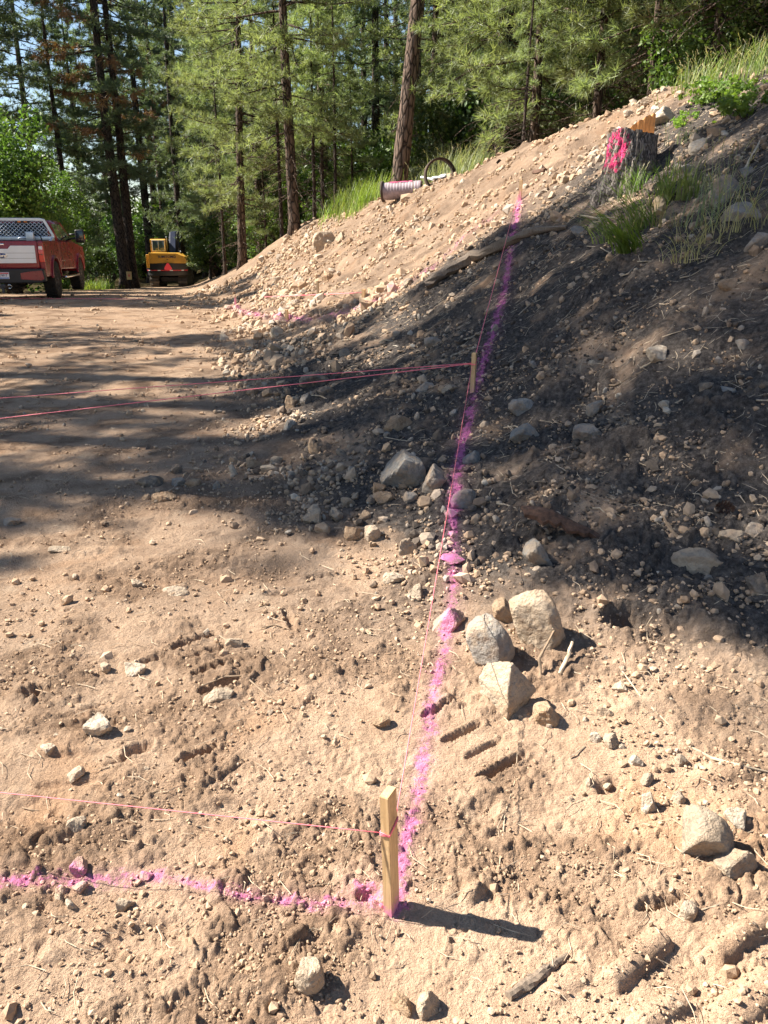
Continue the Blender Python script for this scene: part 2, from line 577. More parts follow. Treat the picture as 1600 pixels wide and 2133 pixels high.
def mat_rock():
    nt = NT('rock')
    P = nt.pos()
    oi = nt.n('ShaderNodeObjectInfo')
    base = oi.outputs['Color']
    v = nt.ramp(nt.noise(P, 13, 6, .75), [(.28, (.42, .40, .39)), (.5, (1, .98, .95)), (.72, (1.45, 1.4, 1.3))])
    c = nt.mix(.75, base, v, 'MULTIPLY')
    # iron staining and dust settled on the upper sides
    c = nt.mix(nt.math('MULTIPLY', nt.ramp(nt.noise(P, 6, 4, .6, .8), [(.55, 0.), (.7, 1.)]), .45), c, (.34, .19, .095))
    c = nt.mix(nt.math('MULTIPLY', nt.ramp(nt.noise(P, 17, 5, .7), [(.46, 0.), (.6, 1.)]), .6), c, (.42, .31, .21))
    c = nt.mix(nt.ramp(nt.noise(P, 70, 3, .7), [(.28, .5), (.40, 0.)]), c, (.10, .085, .075))
    c = paint_over(nt, c)
    h = nt.math('ADD', nt.noise(P, 40, 6, .7), nt.math('MULTIPLY', nt.noise(P, 11, 4, .6), 2.))
    return nt.princ(c, .92, 0, nt.bump(h, 1., .022), .2)

def mat_bark(name, dark, mid, light, scale=1., paint=False):
    nt = NT(name)
    P = nt.pos((1, 1, .28), obj=True)
    vo = nt.n('ShaderNodeTexVoronoi', feature='DISTANCE_TO_EDGE')
    vo.inputs['Scale'].default_value = 11 * scale
    nz = nt.n('ShaderNodeTexNoise')
    nz.inputs['Scale'].default_value = 5 * scale
    nt.l(P, nz.inputs['Vector'])
    w = nt.mix(.18, P, nz.outputs['Color'], 'ADD')
    nt.l(w, vo.inputs['Vector'])
    crack = nt.ramp(vo.outputs['Distance'], [(.0, 0.), (.16, 1.)])
    c = nt.ramp(nt.noise(P, 20 * scale, 5, .65), [(.3, mid), (.7, light)])
    c = nt.mix(crack, dark, c)
    if paint: c = paint_over(nt, c, (.88, .07, .22), .95, .42, .7)
    h = nt.math('ADD', nt.math('MULTIPLY', crack, 1.), nt.math('MULTIPLY', nt.noise(P, 40 * scale, 4), .5))
    return nt.princ(c, .95, 0, nt.bump(h, .9, .03), .15)

def mat_leaf(name, cols, trans=.4, scale=1.2):
    nt = NT(name)
    P = nt.pos()
    oi = nt.n('ShaderNodeObjectInfo')
    c = nt.ramp(nt.noise(P, scale, 3, .6), [(.30, cols[0]), (.5, cols[1]), (.7, cols[2])])
    c2 = nt.ramp(nt.noise(P, scale * 9, 2, .6), [(.3, (.65, .65, .65)), (.7, (1.3, 1.3, 1.3))])
    c = nt.mix(.7, c, c2, 'MULTIPLY')
    hv = nt.n('ShaderNodeHueSaturation')
    hv.inputs['Hue'].default_value = .5
    nt.l(nt.math('ADD', .80, nt.math('MULTIPLY', oi.outputs['Random'], .4)), hv.inputs['Value'])
    nt.l(nt.math('ADD', .485, nt.math('MULTIPLY', oi.outputs['Random'], .03)), hv.inputs['Hue'])
    nt.l(c, hv.inputs['Color'])
    return nt.leafy(hv.outputs[0], trans)

def mat_plain(name, col, rough=.6, metal=0., spec=.5, coat=0., var=.15, scale=8., bump=0., obj=True):
    nt = NT(name)
    P = nt.pos(obj=obj)
    n = nt.noise(P, scale, 5, .6)
    lo = tuple(max(0, c * (1 - var)) for c in col)
    hi = tuple(min(1, c * (1 + var)) for c in col)
    c = nt.ramp(n, [(.3, lo), (.7, hi)])
    nb = nt.bump(nt.noise(P, scale * 5, 4), bump, .01) if bump else None
    r = nt.math('ADD', rough - .08, nt.math('MULTIPLY', n, .16))
    return nt.princ(c, r, metal, nb, spec, coat)

def mat_wood(name, a, b, paint=False):
    nt = NT(name)
    P = nt.pos((30, 30, 1.6), obj=True)
    g = nt.noise(P, 3.2, 6, .6, 1.4)
    c = nt.ramp(g, [(.28, a), (.5, tuple((p + q) / 2 for p, q in zip(a, b))), (.72, b)])
    c = nt.mix(nt.math('MULTIPLY', nt.ramp(nt.noise(nt.pos(obj=True), 30, 4, .6), [(.5, 0.), (.68, 1.)]), .35), c, (.23, .15, .09))
    if paint: c = paint_over(nt, c)
    return nt.princ(c, .75, 0, nt.bump(g, .35, .003), .3)

M['dirt'] = mat_dirt()
M['pebble'] = mat_pebble()
M['rock'] = mat_rock()
M['bark'] = mat_bark('pine_bark', (.018, .014, .012), (.075, .054, .042), (.17, .122, .095))
M['bark_dark'] = mat_bark('dark_bark', (.012, .010, .010), (.045, .034, .028), (.10, .075, .06))
M['bark_big'] = mat_bark('plated_bark', (.020, .015, .012), (.085, .060, .048), (.19, .135, .105), .6)
M['bark_stump'] = mat_bark('stump_bark', (.11, .094, .084), (.20, .172, .15), (.34, .295, .26), 3.0, True)
M['needle'] = mat_leaf('needles', [(.14, .172, .09), (.205, .245, .128), (.285, .32, .175)], .42)
M['needle_dark'] = mat_leaf('dark_needles', [(.075, .108, .068), (.122, .165, .098), (.18, .22, .135)], .38)
M['needle_dead'] = mat_leaf('dead_needles', [(.13, .06, .03), (.22, .105, .055), (.20, .12, .06)], .25)
M['leaf'] = mat_leaf('broad_leaves', [(.045, .085, .020), (.08, .14, .032), (.14, .20, .05)], .4)
M['leaf_dark'] = mat_leaf('dark_broad_leaves', [(.03, .06, .018), (.055, .10, .028), (.09, .14, .04)], .35)
M['leaf_grey'] = mat_leaf('grey_green_leaves', [(.09, .11, .06), (.14, .16, .09), (.20, .22, .13)], .35)
M['grass'] = mat_leaf('grass_blades', [(.10, .16, .03), (.16, .23, .05), (.26, .29, .10)], .45, 3.)
M['grass_dry'] = mat_leaf('dry_grass_blades', [(.26, .22, .10), (.38, .33, .17), (.48, .42, .25)], .4, 3.)
M['grass_pale'] = mat_leaf('silvery_grass_blades', [(.16, .20, .10), (.24, .28, .15), (.34, .36, .22)], .4, 3.)
M['stake'] = mat_wood('stake_wood', (.42, .26, .12), (.66, .46, .25), True)
M['stake_old'] = mat_wood('weathered_stake_wood', (.20, .14, .085), (.40, .29, .18), True)
M['hinge'] = mat_wood('split_pine_wood', (.42, .16, .045), (.70, .36, .13))
M['cut'] = mat_wood('sawn_pine_wood', (.45, .30, .16), (.62, .45, .26))
M['log'] = mat_wood('dead_log_wood', (.075, .058, .045), (.27, .205, .15))
M['twig'] = mat_plain('twig_bark', (.20, .14, .09), .9, var=.4, scale=30)
M['root_pale'] = mat_plain('pale_dry_root', (.42, .33, .23), .9, var=.3, scale=30)
M['barkslab'] = mat_plain('rotten_bark', (.10, .052, .032), .95, var=.6, scale=40, bump=.8)
M['string'] = mat_plain('mason_string', (.90, .20, .24), .6, var=.08, scale=60)
# ------------------------------------------------------------------ spray paint lines on the ground
def poly_from_px(pts):
    return [hit(u, v)[1:3] for u, v in pts]

PAINT = [
    (poly_from_px([(826, 1888), (838, 1790), (862, 1690), (885, 1560), (905, 1440), (930, 1340), (938, 1285), (945, 1200), (945, 1100),
                   (948, 1010), (962, 930), (985, 840), (1000, 780), (1030, 690), (1050, 610), (1058, 560), (1070, 480), (1083, 418)]), .024, .046, .74),
    (poly_from_px([(800, 1893), (730, 1890), (620, 1880), (520, 1872), (430, 1850), (330, 1828), (240, 1830), (150, 1838), (60, 1838), (-120, 1842)]), .022, .022, .64),
    (poly_from_px([(480, 640), (540, 660), (600, 668), (660, 668), (720, 655), (790, 628)]), .08, .08, .55),
    (poly_from_px([(800, 622), (900, 560), (960, 500), (1030, 450)]), .07, .07, .35),
    (poly_from_px([(812, 1870), (770, 1868), (745, 1862)]), .03, .03, .8),
]
PAINT_Y0, PAINT_Y1 = 1.56, 10.

def paint_at(x, y):
    out = np.zeros(np.shape(x))
    for pl, w0, w1, amp in PAINT:
        best = np.full(np.shape(x), 1e9)
        for (ax, ay), (bx, by) in zip(pl[:-1], pl[1:]):
            dx, dy = bx - ax, by - ay
            L = max(dx * dx + dy * dy, 1e-9)
            t = np.clip(((x - ax) * dx + (y - ay) * dy) / L, 0, 1)
            best = np.minimum(best, np.hypot(x - ax - t * dx, y - ay - t * dy))
        w = w0 + (w1 - w0) * np.clip((y - PAINT_Y0) / (PAINT_Y1 - PAINT_Y0), 0, 1)
        wob = 1 + .25 * vnoise(x * 3, y * 3, 77)
        out = np.maximum(out, amp * np.exp(-(best / (w * wob)) ** 2) + .30 * amp * np.exp(-(best / (w * 2.6)) ** 2))
    return np.clip(out, 0, 1.2)

# ------------------------------------------------------------------ ground sheet
def ground_mesh():
    az = np.concatenate([np.linspace(-180, -37, 50)[:-1], np.linspace(-37, 37, 640), np.linspace(37, 180, 50)[1:]])
    az = np.radians(az)
    phi = np.radians(np.arange(63, 16.5, -.103))
    r1 = CAMH / np.tan(phi)
    r = [0.02, .2, .4, .6] + list(r1)
    while r[-1] < 26: r.append(r[-1] * 1.0048)
    while r[-1] < 420: r.append(r[-1] * (1.014 if r[-1] < 60 else 1.06))
    r = np.array(r)
    Rg, Ag = np.meshgrid(r, az, indexing='ij')
    x = Rg * np.sin(Ag)
    y = Rg * np.cos(Ag)
    n, m = x.shape
    x = x.ravel(); y = y.ravel(); rr = Rg.ravel()
    h, s = macro(x, y)
    z = H(x, y)
    front = np.abs(Ag.ravel()) < R(37.5)
    sp = np.clip(rr * .0026, .004, 9)
    rough = .45 + .55 * sstep(-1.0, .3, s)
    rough *= .75 + .5 * np.clip(.5 + fbm(x, y, .8, 2, 55), 0, 1)
    def att(lam):
        return np.where(front, sstep(1.6, 3.2, lam / sp), 0)
    def layer(fn, lam, wgt):
        """add a layer of relief only where the sheet is fine enough to carry it"""
        a_ = att(lam)
        k_ = np.where((a_ > 0) & (wgt > .01))[0]
        z[k_] += fn(x[k_], y[k_]) * a_[k_] * wgt[k_]
    smooth = np.ones(len(x))
    for (sx, sy, an, hl, hw, dp, pw) in STAMPS:
        if pw >= 6:
            e1 = (x - sx) * math.cos(an) + (y - sy) * math.sin(an); e2 = (y - sy) * math.cos(an) - (x - sx) * math.sin(an)
            smooth = np.where((np.abs(e1) < hl) & (np.abs(e2) < hw), .12, smooth)
    crf = (np.clip(.35 + 1.6 * fbm(x + 3, y, .55, 2, 83), .15, 1.) + .5 * sstep(.1, .7, s)) * rough
    layer(lambda a, b: .0095 * fbm(a, b, .13, 3, 61), .13, crf)
    layer(lambda a, b: .0085 * fbm(a, b, .055, 2, 67), .055, crf)
    layer(lambda a, b: .0045 * fbm(a, b, .022, 2, 71), .022, crf)
    crumb = np.clip(.40 + 1.3 * fbm(x, y, .5, 2, 81), .03, 1.)
    crumb2 = np.clip(.35 + 1.5 * fbm(x + 7, y, .33, 2, 85), .0, 1.)
    bank = sstep(-.15, .6, s) * smooth
    patch = np.clip(.45 + 1.4 * fbm(x, y, .9, 2, 341), .1, 1.)
    layer(lambda a, b: clods(a, b, .34, .5, 351, .38), .2, bank * patch)
    layer(lambda a, b: clods(a, b, .19, .5, 361, .50), .12, bank * patch)
    layer(lambda a, b: clods(a, b, .10, .55, 371, .60), .06, bank * np.clip(.35 + patch, 0, 1))
    layer(lambda a, b: clods(a, b, .055, .55, 381, .6), .035, bank)
    layer(lambda a, b: .12 * blocks(a, b, .17, 301, .3, 2.5), .10, smooth * rough * crumb2)
    layer(lambda a, b: .28 * blocks(a, b, .075, 311, .3, 2.2), .05, smooth * crumb)
    layer(lambda a, b: .42 * blocks(a, b, .032, 321, .3, 2.), .022, smooth * np.clip(.1 + crumb + crumb2 * .6, 0, 1))
    layer(lambda a, b: clods(a, b, .10, .14, 111, .4), .05, smooth * crumb)
    layer(lambda a, b: clods(a, b, .045, .3, 115, .4), .03, smooth * crumb * .8)
    layer(lambda a, b: clods(a, b, .024, .5, 121, .5), .018, smooth * crumb)
    for k in range(2):
        layer(lambda a, b: -clods(a, b, .11, .16, 141 + 10 * k, .3), .08, smooth * crumb2)      # pits
    pt = np.where((rr < 30) & front, paint_at(x, y), 0)
    hs = (h + .02)
    crest = np.interp(y, [-5, 6, 13.4, 17.3, 23.5, 31.6, 45], [9, 8.6, 8.4, 7.0, 6.6, 6.0, 5])
    fo = np.maximum(sstep(0, 2., s - crest), sstep(0, 2.5, -s - 10 - .0 * y) * sstep(24, 30, y))
    fo = np.maximum(fo, sstep(50, 58, y))
    fo = np.maximum(fo, sstep(-13, -17, x))
    fo = np.clip(fo + .5 * fbm(x, y, 1.5, 2, 5) * (fo > 0) * (fo < 1), 0, 1)
    so = np.clip(sstep(-.1, .5, s) * (.98 - .65 * sstep(10.5, 12.5, y)) + .9 * np.exp(-((x - 3.6) ** 2 + (y - 8.6) ** 2) / 2.6) + .6 * np.exp(-((s - .1) / .9) ** 2) * sstep(2.3, 3.2, y) * sstep(12.5, 10, y), 0, 1)  # soil mask, also spread over the tree-shaded slope and toe as painted shade
    V = np.stack([x, y, z], 1)
    idx = np.arange(n * m).reshape(n, m)
    a, b, c, d = idx[:-1, :-1], idx[:-1, 1:], idx[1:, 1:], idx[1:, :-1]
    Fa = np.stack([a.ravel(), d.ravel(), c.ravel(), b.ravel()], 1)
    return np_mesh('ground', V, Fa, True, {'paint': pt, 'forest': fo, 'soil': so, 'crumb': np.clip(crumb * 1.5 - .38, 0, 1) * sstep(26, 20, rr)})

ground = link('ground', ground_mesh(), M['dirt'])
lab(ground, 'tan bare dirt ground rising into a dug bank', 'ground', kind='structure')

# ------------------------------------------------------------------ crumbs and pebbles nobody could count
def icosa():
    p = (1 + 5 ** .5) / 2
    v = np.array([(-1, p, 0), (1, p, 0), (-1, -p, 0), (1, -p, 0), (0, -1, p), (0, 1, p), (0, -1, -p), (0, 1, -p), (p, 0, -1), (p, 0, 1), (-p, 0, -1), (-p, 0, 1)], float)
    v /= np.linalg.norm(v[0])
    f = np.array([(0, 11, 5), (0, 5, 1), (0, 1, 7), (0, 7, 10), (0, 10, 11), (1, 5, 9), (5, 11, 4), (11, 10, 2), (10, 7, 6), (7, 1, 8), (3, 9, 4), (3, 4, 2), (3, 2, 6), (3, 6, 8), (3, 8, 9), (4, 9, 5), (2, 4, 11), (6, 2, 10), (8, 6, 7), (9, 8, 1)])
    return v, f

def rand_rot(n, rng):
    q = rng.normal(size=(n, 4))
    q /= np.linalg.norm(q, axis=1)[:, None]
    w, x, y, z = q.T
    return np.stack([1 - 2 * (y * y + z * z), 2 * (x * y - z * w), 2 * (x * z + y * w), 2 * (x * y + z * w), 1 - 2 * (x * x + z * z), 2 * (y * z - x * w),
                     2 * (x * z - y * w), 2 * (y * z + x * w), 1 - 2 * (x * x + y * y)], 1).reshape(n, 3, 3)

def pebbles(n, seed, zoff=.004, big=False):
    rng = np.random.default_rng(seed)
    r = np.exp(rng.uniform(math.log(.95), math.log(27), n * 4))
    az = rng.uniform(-R(35), R(35), n * 4)
    x, y = r * np.sin(az), r * np.cos(az)
    s = toe_dist(x, y)
    w = .14 + .60 * np.exp(-((s - .6) / 1.1) ** 2) + .85 * sstep(.3, 1.6, s)
    w *= np.clip(.35 + 1.3 * fbm(x, y, .9, 2, 207), .05, 1.3)
    keep = rng.random(n * 4) < w
    x, y, r, s = x[keep][:n], y[keep][:n], r[keep][:n], s[keep][:n]
    n = len(x)
    size = (.0016 + .00078 * r) * np.exp(rng.normal(0, .58, n)) * (1 + .3 * np.exp(-((s - .5) / .9) ** 2))
    size = np.clip(size, .0018, .06)
    if big:
        order = np.argsort(-size / r)[:15000]
    else:
        order = np.argsort(-size / r)[15000:]
    x, y, r, s, size = x[order], y[order], r[order], s[order], size[order]
    n = len(x)
    v = np.array([(1, 0, 0), (-1, 0, 0), (0, 1, 0), (0, -1, 0), (0, 0, 1), (0, 0, -1)], float)
    f = np.array([(0, 2, 4), (2, 1, 4), (1, 3, 4), (3, 0, 4), (2, 0, 5), (1, 2, 5), (3, 1, 5), (0, 3, 5)])
    K = 6
    if big:
        v, f = icosa()
        K = 12
    V = np.repeat(v[None], n, 0) * (1 + rng.uniform(-.22, .22, (n, K, 1))) + rng.uniform(-.15, .15, (n, K, 3))
    V = V * rng.uniform(.65, 1.3, (n, 1, 3)) * size[:, None, None]
    V = np.einsum('nij,nkj->nki', rand_rot(n, rng), V)
    V[:, :, 2] *= .85
    c = np.stack([x, y, H(x, y) + size * .3 + zoff], 1)
    V = V + c[:, None, :]
    Fa = (f[None] + K * np.arange(n)[:, None, None]).reshape(-1, 3)
    tn = .3 + .6 * np.clip(rng.beta(2, 3.0, n), 0, 1)
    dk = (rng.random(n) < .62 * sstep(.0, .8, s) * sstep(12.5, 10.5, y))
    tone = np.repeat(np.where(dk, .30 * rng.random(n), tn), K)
    pt = np.repeat(paint_at(x, y), K)
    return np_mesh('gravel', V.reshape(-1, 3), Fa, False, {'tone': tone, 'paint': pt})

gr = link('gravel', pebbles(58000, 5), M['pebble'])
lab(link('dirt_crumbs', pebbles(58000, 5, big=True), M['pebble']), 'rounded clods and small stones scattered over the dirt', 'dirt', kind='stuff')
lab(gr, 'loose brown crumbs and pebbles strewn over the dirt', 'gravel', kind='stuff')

def loose_dirt(n, seed):
    rng = np.random.default_rng(seed)
    N = n * 5
    r = np.exp(rng.uniform(math.log(.95), math.log(6.), N)); az = rng.uniform(-R(35), R(35), N)
    x, y = r * np.sin(az), r * np.cos(az)
    cr = np.clip(.40 + 1.3 * fbm(x, y, .5, 2, 81), .03, 1.)
    k = rng.random(N) < np.clip(cr * 1.3 - .3, .02, 1) ** 1.5
    x, y, r = x[k][:n], y[k][:n], r[k][:n]
    n = len(x)
    size = np.clip((.0016 + .0006 * r) * np.exp(rng.normal(0, .5, n)), .0010, .012)
    v, f = icosa()
    V = np.repeat(v[None], n, 0) * (1 + rng.uniform(-.25, .25, (n, 12, 1)))
    V = V * rng.uniform(.7, 1.25, (n, 1, 3)) * size[:, None, None]
    V = np.einsum('nij,nkj->nki', rand_rot(n, rng), V)
    V = V + np.stack([x, y, H(x, y) + size * .2 + .005], 1)[:, None, :]
    Fa = (f[None] + 12 * np.arange(n)[:, None, None]).reshape(-1, 3)
    return np_mesh('loose_dirt', V.reshape(-1, 3), Fa, False, {'tone': np.repeat(rng.uniform(.30, .55, n), 12), 'paint': np.repeat(paint_at(x, y), 12)})
lab(link('loose_dirt', loose_dirt(11000, 29), M['pebble']), 'crumbled brown dirt lying in patches on the near ground', 'dirt', kind='stuff')

def rubble(n, seed):
    rng = np.random.default_rng(seed)
    y = 8.5 + 18 * rng.random(n * 6) ** .9
    x = rng.uniform(-7, 4.5, n * 6)
    s = toe_dist(x, y)
    w = np.where((s > -.5) & (s < 6.5), .25 + .75 * np.exp(-((s - 1.3) / 1.5) ** 2), 0) * np.clip(.2 + 1.6 * fbm(x, y, 1.6, 2, 407), .03, 1.2)
    k = rng.random(n * 6) < w
    x, y = x[k][:n], y[k][:n]
    n = len(x)
    size = np.clip(.029 * np.exp(rng.normal(0, .55, n)), .012, .12)
    v, f = icosa()
    V = np.repeat(v[None], n, 0) * (1 + rng.uniform(-.3, .3, (n, 12, 1)))
    V = V * rng.uniform(.6, 1.3, (n, 1, 3)) * size[:, None, None]
    V = np.einsum('nij,nkj->nki', rand_rot(n, rng), V)
    V = V + np.stack([x, y, H(x, y) + size * .3], 1)[:, None, :]
    Fa = (f[None] + 12 * np.arange(n)[:, None, None]).reshape(-1, 3)
    return np_mesh('rubble', V.reshape(-1, 3), Fa, False, {'tone': np.repeat(.3 + .7 * rng.beta(2.2, 2, n), 12), 'paint': np.repeat(paint_at(x, y), 12)})

def toe_rubble(n, seed):
    rng = np.random.default_rng(seed)
    y = rng.uniform(3.2, 12.5, n * 8)
    x = rng.uniform(-3.2, 3.5, n * 8)
    s = toe_dist(x, y)
    w = (np.exp(-((s - .25) / .55) ** 2) + .22 * sstep(.6, 1.5, s)) * np.clip(.15 + 1.8 * fbm(x, y, .8, 2, 417), .03, 1.2)
    k = rng.random(n * 8) < w
    x, y = x[k][:n], y[k][:n]
    n = len(x)
    size = np.clip(.013 * np.exp(rng.normal(0, .55, n)), .006, .045)
    v, f = icosa()
    V = np.repeat(v[None], n, 0) * (1 + rng.uniform(-.34, .3, (n, 12, 1)))
    V = V * rng.uniform(.55, 1.35, (n, 1, 3)) * size[:, None, None]
    V = np.einsum('nij,nkj->nki', rand_rot(n, rng), V)
    V = V + np.stack([x, y, H(x, y) + size * .35 + .006], 1)[:, None, :]
    Fa = (f[None] + 12 * np.arange(n)[:, None, None]).reshape(-1, 3)
    tn = np.where(rng.random(n) < .3, rng.uniform(.1, .3, n), .35 + .65 * rng.beta(2.4, 1.6, n))
    return np_mesh('stone_chips', V.reshape(-1, 3), Fa, False, {'tone': np.repeat(tn, 12), 'paint': np.repeat(paint_at(x, y), 12)})

lab(link('stone_chips', toe_rubble(3200, 19), M['pebble']), 'angular stone chips spilled along the toe of the bank', 'gravel', kind='stuff')
lab(link('rubble', rubble(7000, 9), M['pebble']), 'fist sized and smaller stones spilling down the far bank', 'rubble', kind='stuff')

# ------------------------------------------------------------------ rocks
def ico_sphere(sub):
    bm = bmesh.new()
    bmesh.ops.create_icosphere(bm, subdivisions=sub, radius=1)
    bm.verts.index_update()
    v = np.array([q.co[:] for q in bm.verts])
    f = np.array([[q.index for q in p.verts] for p in bm.faces])
    bm.free()
    return v, f

def n3(p, lam, seed):
    x, y, z = (p / lam).T
    return (vnoise(x + z * .37, y - z * .61, seed) + vnoise(y + x * .41 + 9, z + x * .2, seed + 3) + vnoise(z - y * .3, x + y * .5 + 5, seed + 7)) / 1.7

def rock_verts(seed, sub, planes=11, edge=.05, rough=.03):
    edge *= .22
    """a broken stone: a ball chipped by random planes, edges worn, faces uneven"""
    rng = np.random.default_rng(seed)
    v, f = ico_sphere(sub)
    nrm = rng.normal(size=(planes, 3))
    nrm /= np.linalg.norm(nrm, axis=1)[:, None]
    d = rng.uniform(.45, .85, planes)
    c = v @ nrm.T
    rr = np.where(c > .02, d[None] / np.maximum(c, .02), 9)
    rr = np.concatenate([rr, np.full((len(v), 1), 1.1)], 1)
    k = edge
    rad = -k * np.log(np.sum(np.exp(-np.minimum(rr, 6) / k), 1))
    p = v * rad[:, None]
    p = p * (1 + rough * 1.1 * n3(p, .55, seed) + rough * 1.3 * n3(p, .24, seed + 40) + rough * .9 * n3(p, .1, seed + 80) + rough * .45 * n3(p, .045, seed + 90))[:, None]
    lo, hi = p.min(0), p.max(0)
    return (p - (lo + hi) / 2) / (hi - lo).max(), f

TONES = {'tan': (.385, .31, .235), 'grey': (.27, .245, .22), 'blue': (.28, .268, .25), 'brown': (.31, .215, .14), 'pale': (.47, .40, .32), 'dark': (.17, .145, .125), 'pinkish': (.42, .28, .23)}

def place_rock(u, v, w, h, tone, seed, label, group=None, sub=3, planes=11, edge=.05, rough=.03, tilt=25, paint=False, bury=.31, depth=1.0, name='rock', dent=None):
    t, x, y, z = hit(u, v + h * .38)
    p, f = rock_verts(seed, sub, planes, edge, rough)
    rng = random.Random(seed)
    m = Matrix.Rotation(R(rng.uniform(-tilt, tilt)), 3, 'X') @ Matrix.Rotation(R(rng.uniform(-tilt, tilt)), 3, 'Y')
    p = p @ np.array(m).T
    ext = p.max(0) - p.min(0)
    p = (p - (p.max(0) + p.min(0)) / 2) / ext
    if dent is not None:
        for (cx_, cy_, cz_, rr_, dd_) in dent:
            c_ = np.array([cx_, cy_, cz_])
            dd = np.linalg.norm(p - c_, axis=1)
            k_ = np.clip(1 - dd / rr_, 0, 1)
            k_ = k_ * k_ * (3 - 2 * k_)
            p = p - (np.array([0, -1., 0.2]) * dd_)[None] * k_[:, None]
    wm, hm = w * t / F, h * t / F
    dm = depth * .5 * (wm + hm)
    p = p * np.array([wm, dm, hm * 1.12])
    cz = z + hm * (.5 - bury)
    at_ = {'paint': np.zeros(len(p))}
    if paint:
        at_['paint'] = paint_at(p[:, 0] + x, p[:, 1] + y + .0) * 1.1
    me = np_mesh(name, p, f, sub >= 5, at_)
    o = link(name, me, M['rock'], None, (x, y + dm * .15, cz))
    j = 1 + rng.uniform(-.1, .1)
    c = TONES[tone]
    o.color = (c[0] * j, c[1] * j, c[2] * j, 1)
    lab(o, label, 'rock', group)
    return o

